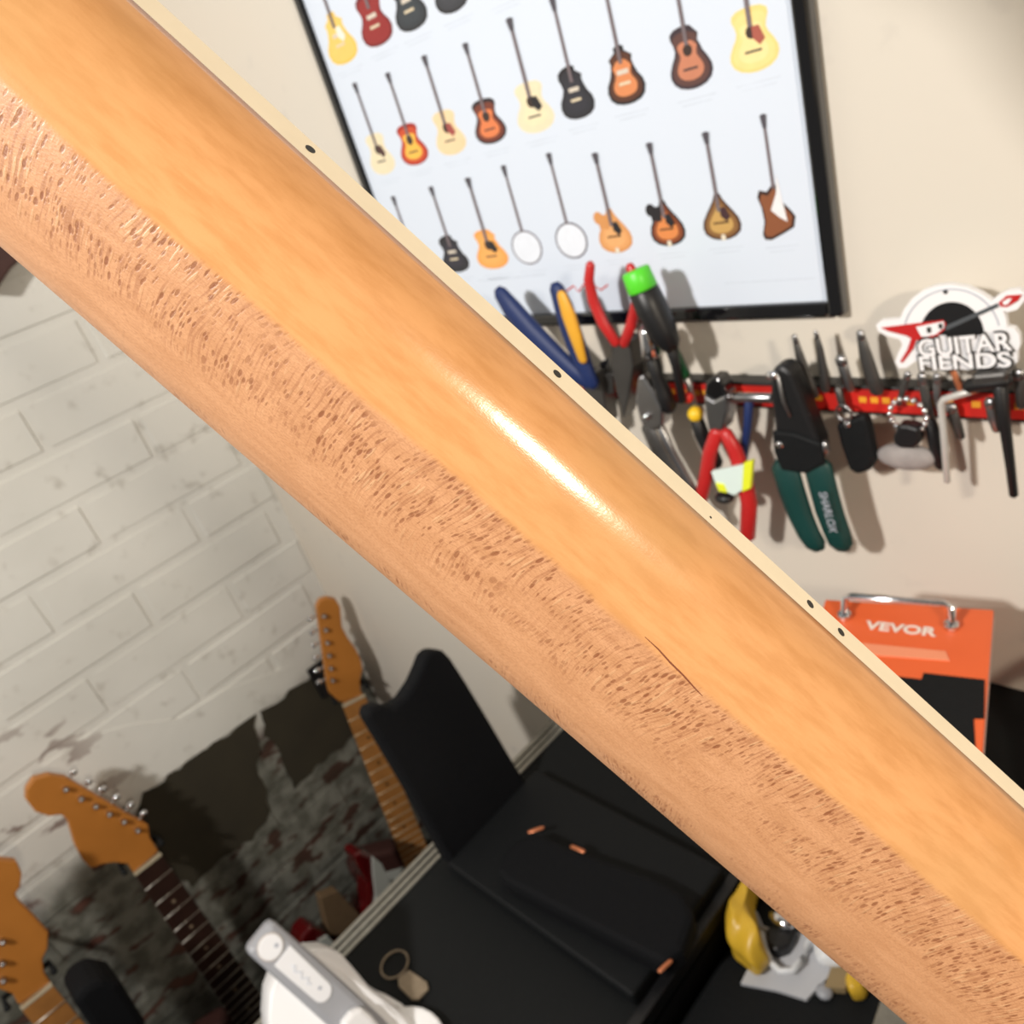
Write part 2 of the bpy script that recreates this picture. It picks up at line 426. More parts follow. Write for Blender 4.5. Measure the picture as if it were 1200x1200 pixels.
for A, B in zip(rows, rows[1:]):
    for k in range(len(A) - 1):
        f = bm.faces.new((A[k][0], A[k + 1][0], B[k + 1][0], B[k][0]))
        for lp, q in zip(f.loops, (A[k][1], A[k + 1][1], B[k + 1][1], B[k][1])): lp[uvl].uv = q
for R_ in (rows[0], rows[-1]): bm.faces.new([q[0] for q in R_])
for A, B in zip(rows, rows[1:]): bm.faces.new((A[0][0], B[0][0], B[-1][0], A[-1][0]))
obj('neck_shaft', bm, 'neck_maple', neck, smooth=True, label='honey maple back with reddish ray flecks')
bm = BM(); rr = []
for t in ts:
    W = nw(t); rr.append([bm.verts.new(npt(t, a, h)) for a, h in ((0, FB), (-.05, .7), (.5, .0), (W * .5, -.6), (W - .5, .0), (W + .05, .7), (W, FB))])
for A, B in zip(rr, rr[1:]):
    for k in range(7): bm.faces.new((A[k], A[(k + 1) % 7], B[(k + 1) % 7], B[k]))
bm.faces.new(rr[0]); bm.faces.new(rr[-1])
obj('fretboard', bm, 'fretboard_maple', neck, label='cream fretboard edge')
for n in range(1, 21):
    t = fretx(n)
    if t > 225: break
    W = nw(t)
    obj('fret', tube(BM(), [npt(t, a, h) for a, h in ((.9, .05), (W * .25, -.45), (W * .5, -.6), (W * .75, -.45), (W - .9, .05))], .0006, 8), 'fret_end', neck, smooth=True)
def sdot(t, h, r):
    c = npt(t, -.03, h); ax = (npt(t, -1, h) - npt(t, 0, h)).normalized()
    obj('side_dot', prism(BM(), disc(c + ax * .00008, ax, r, 20), -ax * .0008), 'dot_black', neck)
for t in (0, 48.6, 108.6 - 2.6, 114.8 - 1.2, 164.2, -84.5, -45.0): sdot(t, FB * .52, .00078)
sdot(82.5, FB * .7, .00022)
# hairline crack along the seam
def across(t, wv):
    pr = profile(t)
    for a, b in zip(pr, pr[1:]):
        if a[0] <= wv <= b[0]: return npt(t, wv, a[1] + (b[1] - a[1]) * (wv - a[0]) / max(1e-6, b[0] - a[0]) + .02)
obj('hairline_crack', tube(BM(), [across(t, wv) for t, wv in ((85, 14.0), (88, 14.1), (91, 14.5), (94, 14.7), (97, 15.1), (99, 15.3))], [.00004, .0001, .00013, .00012, .0001, .00004], 6), 'crack', neck)
# nut, headstock and body, outside the frame
obj('nut', prism(BM(), [npt(-205, a, h) for a, h in ((0, -1.5), (41, -1.5), (41, FB), (0, FB))], npt(-209, 0, 0) - npt(-205, 0, 0)), 'bone', neck)
hs = [(0, -207), (-6, -225), (-12, -250), (-9, -380), (4, -397), (24, -395), (38, -372), (42, -340), (52, -290), (52, -262), (38, -225), (36, -207)]
obj('headstock', prism(BM(), [npt(t, a + 2, 4) for a, t in hs], npt(0, 0, 17) - npt(0, 0, 4)), 'maple_board', neck, bevel=.002)
bd = [(-20, 205), (-60, 212), (-78, 240), (-70, 290), (-55, 335), (-62, 390), (-95, 440), (-110, 510), (-80, 580), (0, 612), (70, 606), (140, 570), (158, 500), (140, 440), (118, 390), (112, 340), (122, 290), (118, 252), (95, 240), (70, 252), (58, 262), (46, 250)]
obj('body', prism(BM(), [npt(t, a, 8) for a, t in bd], npt(0, 0, 50) - npt(0, 0, 8)), 'maple_board', neck, bevel=.006)
# ================================================================== framed poster
Xl, Xr = -.6955, -.2400; Zb = -.1878; Zt = .42; FT = .010; FW = .0100
post = thing('framed_poster', 'black framed white poster printed with rows of guitars, banjos and mandolins', 'poster', (( Xl + Xr) / 2, DB, CAM.z + Zb))
def pbox(name, x0, x1, z0, z1, d, th, mt, bevel=0.): return obj(name, box(BM(), (x0, DB - d, CAM.z + z0), (x1, DB - d + th, CAM.z + z1)), mt, post, bevel=bevel)
pbox('frame_rail', Xl, Xl + FW, Zb, Zt, FT, FT, 'black_gloss', .002); pbox('frame_rail', Xr - FW, Xr, Zb, Zt, FT, FT, 'black_gloss', .002)
pbox('frame_rail', Xl + FW, Xr - FW, Zb, Zb + FW, FT, FT, 'black_gloss', .002); pbox('frame_rail', Xl + FW, Xr - FW, Zt - FW, Zt, FT, FT, 'black_gloss', .002)
PD = .006
pbox('backing_board', Xl + .003, Xr - .003, Zb + .003, Zt - .003, .0035, .0035, 'cardboard')
pbox('poster_sheet', Xl + .004, Xr - .004, Zb + .004, Zt - .004, PD, .0025, 'paper')
ACO = [(0, 0), (.01, .28), (.05, .62), (.13, .88), (.24, 1.0), (.34, .98), (.46, .84), (.57, .66), (.65, .60), (.74, .64), (.84, .74), (.92, .72), (.98, .5), (1, .2)]
LPC = [(0, 0), (.01, .3), (.05, .66), (.13, .9), (.26, 1.0), (.38, .93), (.5, .72), (.6, .62), (.7, .68), (.8, .78), (.9, .74), (.97, .5), (1, .2)]
TEAR = [(0, 0), (.01, .3), (.06, .65), (.16, .92), (.30, 1.0), (.45, .92), (.6, .7), (.74, .46), (.86, .27), (1, .13)]
PC = {}
def pmat(c):
    k = 'ink_%02x%02x%02x' % tuple(c)
    if k not in MATS:
        lin = [((v / 255 + .055) / 1.055) ** 2.4 if v > 10 else .003 for v in c]; mat(k, lin, .4, var=.05, scale=200)
    return k
def printed(bot, top, wpx, shape, rim, mid, ctr, guard=None, cut=None, bh=.40, neckc=(118, 106, 110), headw=.11, ncap=2, head=(80, 76, 84)):
    b = back(*bot, PD); t = back(*top, PD); x0 = b.x; zb = b.z; Ht = t.z - b.z
    wd = back(bot[0] + wpx / 2, bot[1] - wpx * .5, PD).x - back(bot[0] - wpx / 2, bot[1] - wpx * .5, PD).x
    hb = Ht * bh; hw = wd / 2; bm = BM(); mats = []; lay = [0]
    x0 += 0
    def flat(pts, c, th=.00012):
        lay[0] += 1; k = pmat(c)
        if k not in mats: mats.append(k)
        y = DB - PD - .00012 * lay[0]
        prism(bm, [V((x0 + a, y, zb + q)) for a, q in pts], V((0, .0001, 0)), mats.index(k))
    def outline(prof, s=1., dz=0.):
        zc = .38
        R = [(hw * s * u, hb * (zc + (v - zc) * s)) for v, u in prof]; L = [(-a, q) for a, q in R]
        if cut:
            R = [(a, q) for a, q in R]; L2 = [(-a, q) for a, q in R]
            R = [(a * (1 if q < hb * .68 else .78), q) if q < hb * .86 else (a * .55 if q > hb * .9 else a * .35, q) for a, q in R]
            if cut == 2: L2 = [(-a, q) for a, q in R]
            L = L2
        return R + L[::-1][:-1] if shape != 'x' else R
    if shape == 'banjo':
        n = 28; cz = hb * .5
        flat([(hw * math.cos(2 * math.pi * k / n), cz + hb * .5 * math.sin(2 * math.pi * k / n)) for k in range(n)], rim)
        flat([(hw * .9 * math.cos(2 * math.pi * k / n), cz + hb * .45 * math.sin(2 * math.pi * k / n)) for k in range(n)], ctr)
        nz0 = hb * .97
    elif shape == 'bird':
        P = [(-.85, .0), (-.95, .10), (-.75, .35), (-.80, .62), (-.95, .82), (-.80, .95), (-.4, .90), (.02, 1.05), (.15, .98), (.25, .72), (.75, .50), (.95, .38), (.80, .18), (.2, .08), (-.5, -.02)]
        flat([(a * hw, q * hb) for a, q in P], rim); flat([(a * hw * .85 - hw * .02, q * hb * .85 + hb * .06) for a, q in P], mid)
        flat([(a * hw, q * hb) for a, q in ((.1, .4), (.5, .3), (.35, .8), (.25, 1.2), (.1, .85), (-.3, .55))], (235, 235, 238))
        nz0 = hb * .95
    else:
        prof = {'aco': ACO, 'lp': LPC, 'tear': TEAR, 'scroll': TEAR}[shape]
        flat(outline(prof), rim); flat(outline(prof, .86), mid); flat(outline(prof, .62), ctr)
        if shape == 'scroll':
            n = 14; flat([(-hw * .72 + hw * .28 * math.cos(2 * math.pi * k / n), hb * .83 + hw * .30 * math.sin(2 * math.pi * k / n)) for k in range(n)], rim)
            flat([(-hw * .75, hb * .6), (-hw * .2, hb * .55), (-hw * .1, hb * .88), (-hw * .7, hb * .9)], rim)
        if shape == 'aco':
            n = 16; flat([(hw * .22 * math.cos(2 * math.pi * k / n), hb * .62 + hw * .22 * math.sin(2 * math.pi * k / n)) for k in range(n)], (60, 45, 40))
            flat([(-hw * .34, hb * .31), (hw * .34, hb * .31), (hw * .34, hb * .345), (-hw * .34, hb * .345)], (60, 55, 60))
        elif shape == 'lp':
            flat([(-hw * .3, hb * .52), (hw * .3, hb * .52), (hw * .3, hb * .6), (-hw * .3, hb * .6)], (215, 205, 190))
            flat([(-hw * .3, hb * .34), (hw * .3, hb * .34), (hw * .3, hb * .39), (-hw * .3, hb * .39)], (225, 210, 180))
        else:
            flat([(-hw * .4, hb * .36), (hw * .4, hb * .36), (hw * .4, hb * .40), (-hw * .4, hb * .40)], (90, 65, 40))
            flat([(-hw * .12, 0), (hw * .12, 0), (hw * .10, hb * .12), (-hw * .10, hb * .12)], (235, 225, 205))
        if guard: flat([(hw * .05, hb * .70), (hw * .34, hb * .70), (hw * .52, hb * .48), (hw * .30, hb * .40), (hw * .05, hb * .52)], guard)
        nz0 = hb * .70 if shape in ('aco', 'lp') else hb * .62
    nwid = max(.0008, hw * .075); hh = Ht * headw
    flat([(-nwid * 1.2, nz0), (nwid * 1.2, nz0), (nwid, Ht - hh), (-nwid, Ht - hh)], neckc)
    flat([(-nwid * 1.2, Ht - hh), (nwid * 1.2, Ht - hh), (nwid * 2.3, Ht - hh * .1), (0, Ht), (-nwid * 2.3, Ht - hh * .1)], head)
    obj('printed_instrument', bm, mats, post)
    for k in range(ncap):
        c = BM(); z = zb - .006 - .0028 * k; y = DB - PD - .0001; ww = wd * (.46 - .1 * k)
        prism(c, [V((x0 - ww + .0, y, z)), V((x0 + ww, y, z)), V((x0 + ww, y, z + .0011)), V((x0 - ww, y, z + .0011))], V((0, .00008, 0)))
        obj('printed_caption', c, 'cap_print', post)
Bk, Br, Og = (38, 36, 40), (70, 45, 35), (225, 140, 85)
CR, NT, YL = (238, 224, 190), (240, 214, 170), (240, 200, 90)
R2 = [((453, 204), (421, 94), 30, 'aco', CR, CR, CR, (80, 50, 50)), ((490, 193), (460, 82), 34, 'aco', (165, 40, 35), (205, 80, 45), (245, 190, 80), None),
      ((533, 181), (502, 62), 37, 'aco', NT, NT, NT, (165, 80, 75)), ((579, 168), (549, 48), 39, 'aco', (50, 40, 45), (120, 60, 45), (228, 130, 80), None),
      ((632, 155), (597, 20), 46, 'aco', CR, CR, (242, 228, 190), Bk), ((681, 139), (653, -6), 42, 'lp', Bk, (48, 48, 55), (52, 52, 60), None, 1),
      ((738, 122), (712, -40), 47, 'lp', Bk, (90, 55, 40), (220, 140, 90), None, 2), ((814, 104), (790, -70), 52, 'aco', (60, 48, 55), (95, 65, 60), (200, 130, 100), None, 1),
      ((887, 84), (869, -95), 60, 'aco', (238, 214, 135), (243, 220, 145), (246, 226, 160), (170, 90, 75))]
for a in R2: printed(*a, bh=.45)
R3 = [((495, 328), (466, 228), 28, 'lp', (60, 60, 80), (60, 60, 80), (60, 60, 80)), ((538, 319), (509, 217), 32, 'lp', Bk, (45, 45, 52), (52, 50, 60), None, 1), ((581, 315), (550, 207), 38, 'aco', (240, 165, 85), (244, 172, 92), (246, 178, 98), Bk, 1),
      ((623, 310), (594, 192), 36, 'banjo', (120, 115, 125), 0, (232, 238, 248)), ((675, 303), (645, 178), 38, 'banjo', (95, 88, 100), 0, (232, 238, 248)),
      ((725, 296), (702, 177), 40, 'scroll', (215, 150, 90), (228, 165, 105), (235, 175, 115), Bk), ((786, 288), (766, 165), 42, 'scroll', Bk, (140, 75, 45), (225, 140, 80), Bk),
      ((849, 281), (834, 152), 46, 'tear', (75, 48, 40), (140, 100, 60), (200, 160, 95), (70, 45, 50)), ((915, 279), (902, 131), 44, 'bird', (60, 40, 35), (140, 85, 55), 0)]
for a in R3:
    s = a[3]; printed(*a, bh={'banjo': .355, 'scroll': .45, 'tear': .44, 'bird': .44}.get(s, .44))
R1 = [((407, 74), (372, -60), 38, 'lp', YL, (240, 205, 110), (240, 205, 110), (245, 240, 225), 2), ((447, 53), (412, -85), 41, 'lp', (120, 35, 40), (150, 45, 45), (150, 45, 45)),
      ((487, 35), (452, -105), 42, 'lp', Bk, (55, 60, 66), (60, 66, 72)), ((534, 14), (500, -125), 44, 'aco', Bk, (60, 62, 68), (66, 68, 74)), ((590, -6), (555, -145), 44, 'lp', NT, NT, NT), ((650, -30), (610, -170), 46, 'lp', (140, 60, 40), Og, Og)]
for a in R1: printed(*a, bh=.48)
# small red script mark and fine print at the foot of the sheet
c = [back(x, y, PD + .0002) for x, y in [(664, 341), (672, 335), (678, 342), (684, 333), (690, 341), (697, 335), (704, 340), (712, 334)]]
obj('printed_mark', tube(BM(), c, .0007, 6, flat=(INY, .15)), 'strip_red', post)
for x0, y0, x1, y1 in ((850, 333, 956, 327), (600, 368, 680, 366), (560, 330, 640, 323)):
    a, b = back(x0, y0, PD + .0001), back(x1, y1, PD + .0001)
    obj('printed_caption', prism(BM(), [a, b, b + V((0, 0, .0014)), a + V((0, 0, .0014))], V((0, .00008, 0))), 'cap_print', post)
# ================================================================== magnetic tool strip
SD = .016
zs0, zs1 = CAM.z - .2535, CAM.z - .2335; xs0, xs1 = -.62, .06
st = thing('magnetic_tool_strip', 'red magnetic tool strip with yellow print and black edges screwed to the wall', 'tool rack', ((xs0 + xs1) / 2, DB, zs0))
obj('strip_body', box(BM(), (xs0, DB - SD + .002, zs0), (xs1, DB, zs1)), 'black_plastic', st, bevel=.001)
obj('strip_face', box(BM(), (xs0 + .002, DB - SD, zs0 + .003), (xs1 - .002, DB - SD + .003, zs1 - .002)), 'strip_red', st)
for x in [-.585 + .0075 * k for k in range(86)]:
    if random.random() < .22: continue
    obj('printed_character', box(BM(), (x, DB - SD - .0002, zs0 + .0095), (x + .0048, DB - SD + .0005, zs0 + .0135)), 'strip_yellow', st)
# ------------------------------------------------------------------ tools
def tool(name, label, cat, at, d=.02, group='tools on the magnetic strip'): return thing(name, label, cat, back(*at, d), group)
t = tool('pliers', 'blue and yellow handled pliers hanging handles up beside the red handled pliers', 'pliers', (690, 450))
wtube('handle', [(586, 343), (600, 362), (622, 388), (648, 414), (672, 436), (690, 448)], .040, [8, 11, 12, 11.5, 10, 8], 'blue_grip', t, .6)
wtube('handle', [(652, 337), (660, 358), (668, 384), (678, 412), (688, 438), (694, 450)], .040, [8, 10.5, 11, 10.5, 9, 8], 'blue_grip', t, .6)
wtube('grip_inlay', [(658, 345), (666, 368), (674, 392), (683, 422)], .046, [5.5, 8, 7.5, 5], 'yellow_grip', t, .5, label='yellow soft inlay')
wslab('jaw', [(674, 440), (700, 436), (706, 455), (712, 498), (704, 500), (690, 470)], .034, .016, 'dark_steel', t, .0015)
t = tool('pliers', 'slim red dipped pliers hanging handles up against the poster', 'pliers', (728, 450))
wtube('handle', [(692, 310), (690, 328), (695, 352), (706, 378), (722, 402)], .042, [4.5, 5.2, 5.6, 5.6, 5], 'red_grip', t, .8)
wtube('handle', [(738, 312), (746, 330), (747, 352), (740, 380), (731, 403)], .042, [4.5, 5.2, 5.6, 5.6, 5], 'red_grip', t, .8)
wslab('jaw', [(716, 400), (738, 400), (742, 430), (736, 468), (730, 492), (724, 468), (716, 432)], .036, .018, 'dark_steel', t, .0015)
t = tool('screwdriver', 'fat black screwdriver with bright green end cap hanging point down', 'screwdriver', (780, 460))
wtube('end_cap', [(745, 318), (753, 338)], .046, [15, 16], 'lime', t, label='bright green cap', seg=20, rnd_=.12)
wtube('handle', [(754, 340), (764, 362), (777, 388), (786, 404)], .044, [16, 17, 15, 11], 'black_plastic', t, seg=16)
wtube('blade', [(786, 404), (792, 428), (800, 470)], .036, [7, 5, 4], 'black_plastic', t)
t = tool('nut_driver', 'short chrome socket driver with black shank beside the green capped screwdriver', 'tool', (770, 460))
wtube('socket', [(757, 386), (763, 414)], .040, [8, 11], 'chrome', t, seg=16)
wtube('shank', [(764, 418), (770, 440), (778, 462), (784, 478)], .034, [8, 7, 9, 9], 'black_plastic', t)
t = tool('screwdriver', 'small screwdriver with slim dark green fluted handle and steel blade', 'screwdriver', (806, 450))
wtube('handle', [(783, 398), (790, 414), (803, 440)], .030, [5, 6.5, 6], 'green_shaft', t)
wtube('blade', [(803, 440), (812, 462), (818, 490)], .026, [4, 3, 2.5], 'steel', t)
t = tool('needle_nose_pliers', 'bare steel needle nose pliers hanging points up with a bright rivet', 'pliers', (760, 470))
wslab('jaw', [(747, 442), (752, 440), (766, 462), (776, 480), (776, 500), (765, 506), (750, 496), (744, 470)], .040, .014, 'steel', t, .002)
obj('pivot_rivet', ball(BM(), back(757, 489, .042), .0030, (1, .7, 1)), 'chrome', t, True)
wtube('handle', [(762, 500), (772, 524), (790, 556), (812, 590)], .034, [10, 10, 9, 8], 'dark_steel', t, .6)
wtube('handle', [(770, 498), (786, 530), (804, 562), (830, 610)], .032, [7, 6, 6, 6], 'steel', t, .6)
t = tool('feeler_gauge', 'grey steel blade between the red pliers and needle nose pliers', 'tool', (705, 460))
wslab('blade', [(703, 425), (712, 420), (716, 500), (708, 515), (703, 480)], .024, .004, 'steel', t)
wslab('spacer', [(700, 440), (718, 438), (719, 462), (702, 464)], .028, .012, 'dark_steel', t, .001)
t = tool('diagonal_cutters', 'red handled diagonal cutters hanging jaws up at the strip', 'cutters', (836, 470))
wslab('jaw', [(824, 466), (826, 450), (832, 443), (841, 443), (848, 452), (850, 466), (838, 474)], .036, .014, 'black_gloss', t, .002)
wslab('jaw_block', [(824, 463), (836, 470), (850, 463), (852, 484), (847, 506), (830, 506), (826, 486)], .038, .016, 'steel', t, .002)
wtube('handle', [(840, 506), (832, 530), (828, 556), (820, 592)], .036, [6.5, 7, 7, 6], 'red_grip', t, .8)
wtube('handle', [(850, 507), (861, 527), (871, 556), (878, 590), (876, 628)], .036, [6.5, 7.5, 8, 8, 7.5], 'red_grip', t, .8)
t = tool('screwdriver', 'stubby black screwdriver with a round yellow cap behind the red cutters', 'screwdriver', (815, 470))
wtube('blade', [(806, 448), (810, 468)], .024, 3, 'steel', t)
obj('end_cap', ball(BM(), back(815, 485, .028), .0062), 'yellow', t, True)
wtube('handle', [(815, 488), (822, 508), (832, 528), (840, 544)], .026, [7, 8, 8, 7], 'black_plastic', t)
obj('red_ball', ball(BM(), back(806, 466, .03), .0045), 'strip_red', t, True)
t = tool('flag_tag', 'pale tape tag with neon yellow ends wrapped around the red cutters', 'tag', (858, 562), .042, group=None)
wslab('tape', [(833, 553), (872, 545), (874, 572), (860, 581), (840, 572)], .044, .004, 'tape', t, .0006)
wslab('tape_end', [(871, 543), (882, 540), (879, 573), (869, 577)], .045, .004, 'neon', t, .0006)
wslab('tape_end', [(838, 566), (848, 568), (852, 578), (842, 576)], .045, .004, 'neon', t, .0006)
obj('weight', ball(BM(), back(849, 583, .040), .0062, (1.3, 1, .7)), 'black_plastic', t, True)
t = tool('t_handle_key', 'navy T handle hex key hanging below the strip beside the red cutters', 'hex key', (872, 465))
wtube('cross_bar', [(846, 465), (904, 466)], .030, 5, 'steel', t)
wtube('shaft', [(878, 468), (876, 500), (870, 545)], .026, [5, 4.5, 4], 'blue_grip', t)
t = tool('wire_strippers', 'black wire strippers with two dark green handles and white lettering', 'wire strippers', (915, 460))
wslab('jaw', [(902, 440), (906, 431), (916, 429), (926, 436), (936, 460), (950, 495), (960, 520), (962, 535), (950, 545), (935, 545), (915, 538), (908, 520), (906, 490), (902, 465)], .042, .016, 'black_plastic', t, .003)
wtube('cutting_edge', [(912, 442), (918, 470), (926, 488)], .043, [2, 2, 1.5], 'steel', t)
obj('spring_pin', ball(BM(), back(905, 440, .043), .003, (1.6, .8, 1)), 'chrome', t, True)
obj('pivot_rivet', ball(BM(), back(914, 521, .043), .0032, (1, .7, 1)), 'chrome', t, True)
obj('lock_tab', ball(BM(), back(967, 525, .040), .004, (.7, .7, 1.4)), 'steel', t, True)
wslab('pivot_plate', [(904, 505), (930, 508), (962, 520), (966, 545), (945, 556), (915, 552), (906, 530)], .044, .004, 'black_rubber', t, .002)
wtube('handle', [(920, 548), (928, 576), (938, 604), (948, 626), (956, 638)], .038, [14, 14, 13, 12, 11], 'green_grip', t, .45)
hd = wtube('handle', [(958, 545), (964, 570), (972, 600), (980, 622), (985, 637)], .038, [14, 14, 14, 13.5, 12], 'green_grip', t, .45)
a, b = back(964, 577, .0475), back(977, 624, .0475)
text('lettering', 'SHARLOX', (a + b) / 2, (b - a), INY.cross(b - a) * -1, .0095, 'print_grey', t, fit=((b - a).length, .0058))
t = tool('key_fob', 'flat black fob on a small split ring hanging from the strip', 'key fob', (990, 470))
wslab('fob_body', [(978, 498), (1012, 486), (1018, 500), (1026, 540), (1020, 552), (1004, 558), (994, 552), (984, 522)], .030, .009, 'black_rubber', t, .003)
obj('split_ring', torus(BM(), back(989, 484, .028), .0055, .0010, (0.2, 1, 0)), 'steel', t, True)
wtube('clip', [(982, 455), (986, 470), (990, 482)], .024, [4, 4, 3], 'dark_steel', t)
obj('eyelet', ball(BM(), back(993, 497, .031), .0026, (1, .6, 1)), 'chrome', t, True)
t = tool('bead_chain_tag', 'bead chain loop holding a small black cap over a round grey felt disc', 'key chain', (1065, 470))
cc = back(1064, 487, .026); R = (back(1086, 487, .026) - back(1042, 487, .026)).length / 2
for k in range(16):
    a = 2 * math.pi * k / 16
    obj('bead', ball(BM(), cc + V((R * math.cos(a), -.001 * math.cos(a), R * math.sin(a))), .0019, u=10, v=6), 'bead_steel', t, True)
wslab('cap', [(1046, 512), (1052, 498), (1064, 499), (1077, 503), (1078, 520), (1070, 527), (1054, 526), (1046, 520)], .032, .010, 'black_plastic', t, .002)
cc = back(1062, 535, .024); wx = (back(1097, 537, .024) - back(1027, 533, .024)).length / 2
obj('felt_disc', ball(BM(), cc, wx, (1, .35, .50), u=20, v=12), 'grey_felt', t, True)
for i, (px, lab, r, mt) in enumerate([
    ([(931, 394), (938, 420), (948, 452), (953, 462)], 'dark tapered needle file standing above the strip next to the wire strippers', [2.5, 4.5, 6.5, 6.5], 'dark_steel'),
    ([(956, 389), (961, 410), (966, 440), (967, 456)], 'olive grey round file standing above the strip between two others', [2, 3.5, 4.5, 5], 'dark_steel'),
    ([(985, 420), (991, 440), (997, 456)], 'short stubby steel punch standing on the strip', [5, 5, 4], 'steel'),
    ([(1008, 390), (1014, 415), (1022, 442), (1028, 458)], 'wide dark steel scraper blade standing above the strip left of the round sign', [3.5, 6, 7, 7], 'dark_steel'),
    ([(1064, 438), (1058, 456), (1053, 474)], 'slim steel pick with bright tip below the round sign', [3, 3, 2.5], 'dark_steel'),
    ([(1112, 424), (1119, 440), (1128, 462)], 'thin copper coloured probe leaning over the round sign', [2.5, 3, 3], 'copper'),
    ([(1080, 440), (1086, 470), (1092, 505)], 'dark straight bit held upright behind the bead chain', [4, 5, 5], 'dark_steel'),
    ([(1098, 440), (1098, 465), (1100, 478)], 'short grey bit held on the strip face', [3.5, 3.5, 3.5], 'steel'),
    ([(1114, 476), (1120, 494), (1126, 512)], 'short grey drill bit poking out below the strip', [5, 5, 4], 'dark_steel'),
    ([(1160, 470), (1164, 490), (1168, 504)], 'stub of a grey blade below the strip beside the long black key', [5, 5, 4], 'steel'),
    ([(1194, 436), (1195, 460), (1197, 476)], 'grey bar held on the strip right of the long black key', [4.5, 4.5, 4.5], 'dark_steel')]):
    t = tool('bench_tool', lab, 'tool', px[-1])
    wtube('shaft', px, .022, r, mt, t, .6)
    wtube('tip', [px[0], (px[0][0] * .7 + px[1][0] * .3, px[0][1] * .7 + px[1][1] * .3)], .0225, r[0] * 1.1, 'steel', t, .6)
t = tool('screwdriver', 'black handled precision screwdriver hanging behind the silver hex key', 'screwdriver', (1092, 490))
wtube('handle', [(1090, 492), (1096, 520), (1103, 546)], .022, [6, 7, 6], 'black_plastic', t); wtube('blade', [(1084, 455), (1090, 490)], .022, 3, 'steel', t)
t = tool('hex_key', 'silver L shaped hex key hung by its short arm', 'hex key', (1120, 465))
wtube('key_bar', [(1139, 458), (1122, 463), (1106, 468), (1103, 473), (1106, 510), (1110, 564)], .030, [4, 4, 4, 4, 3.6, 3.4], 'pale_steel', t)
wtube('bright_end', [(1138, 458), (1146, 455)], .030, 4.2, 'copper', t)
t = tool('hex_key', 'long black L shaped hex key pointing down at the strip', 'hex key', (1165, 460))
wtube('short_arm', [(1135, 452), (1180, 446)], .030, [8, 8], 'black_plastic', t); wtube('long_arm', [(1172, 452), (1178, 500), (1184, 545), (1188, 580)], .030, [8, 6, 5, 4.5], 'black_plastic', t)
wslab('magnet_block', [(1138, 440), (1180, 436), (1180, 453), (1138, 457)], .034, .018, 'dark_steel', t, .002)
# ------------------------------------------------------------------ round sign
def sp(l): return [(1010 + x / 6.316, 320 + y / 6.316) for x, y in l]
SGD = .026
sg = thing('shop_sign', 'white die cut sign with a red guitar across a black disc standing on the strip', 'sign', back(1115, 432, SGD))
wslab('sign_board', sp([(105, 385), (140, 352), (280, 342), (310, 270), (370, 190), (450, 130), (550, 95), (650, 85), (780, 105), (880, 150), (960, 205), (1010, 165), (1080, 130), (1170, 120), (1205, 150), (1205, 200), (1150, 270), (1080, 290), (1045, 280), (1065, 330), (1075, 400), (1130, 410), (1165, 460), (1172, 530), (1150, 590), (1150, 660), (1100, 705), (950, 718), (800, 718), (650, 705), (500, 695), (400, 650), (330, 700), (275, 705), (245, 660), (270, 590), (300, 530), (280, 490), (180, 465), (120, 430)]), SGD, .004, 'white_card', sg)
def arc(cx, cy, r, a0, a1, n=24, ry=None): return [(cx + r * math.cos(math.radians(a0 + (a1 - a0) * k / n)), cy - (ry or r) * math.sin(math.radians(a0 + (a1 - a0) * k / n))) for k in range(n + 1)]
wslab('sign_disc', sp(arc(665, 460, 238, 0, 180, 26, 245)), SGD + .0004, .0005, 'black_plastic', sg)
wslab('sign_ring', sp(arc(665, 460, 362, 12, 168, 30, 345) + arc(665, 460, 352, 168, 12, 30, 336)), SGD + .0004, .0005, 'print_grey', sg)
wslab('guitar_emblem', sp([(140, 405), (370, 376), (600, 348), (622, 375), (620, 410), (560, 465), (490, 485), (400, 500), (380, 560), (300, 665), (283, 655), (335, 570), (365, 485), (330, 465), (200, 432)]), SGD + .0008, .0005, 'red_grip', sg)
wslab('guitar_emblem_guard', sp([(400, 400), (520, 375), (605, 358), (608, 405), (545, 455), (480, 470), (440, 470)]), SGD + .0012, .0005, 'white_card', sg)
for q in ([(478, 405), (510, 400), (514, 440), (484, 445)], [(565, 378), (592, 373), (598, 410), (570, 415)]): wslab('guitar_emblem_pickup', sp(q), SGD + .0016, .0005, 'dark_steel', sg)
wslab('guitar_emblem_neck', sp([(610, 395), (1000, 225), (1012, 250), (622, 425)]), SGD + .0008, .0005, 'neck_print', sg)
wslab('guitar_emblem_head', sp([(1010, 222), (1070, 168), (1185, 160), (1155, 205), (1075, 252), (1030, 250)]), SGD + .0008, .0005, 'red_grip', sg)
wslab('guitar_emblem_head_inlay', sp([(1040, 215), (1080, 190), (1110, 190), (1080, 230), (1050, 238)]), SGD + .0012, .0005, 'white_card', sg)
wslab('hang_hole', sp(arc(618, 140, 17, 0, 360, 12)[:-1]), SGD + .0004, .0005, 'dot_black', sg)
def signtext(body, p0, p1, hgt):
    a, b = wp(sp([p0, p1]), SGD + .0016); x = (b - a).normalized(); up = INY.cross(x) * -1
    if up.z < 0: up = -up
    L_ = (b - a).length
    text('lettering_outline', body, (a + b) / 2, x, up, .02, 'dot_black', sg, off=.0010, fit=(L_ + .0022, hgt + .0022))
    text('lettering', body, (a + b) / 2 - INY * .0006, x, up, .02, 'white_card', sg, off=.0004, fit=(L_, hgt))
signtext('GUITAR', (420, 556), (1110, 500), .0108)
signtext('FIENDS', (430, 668), (1105, 634), .0092)
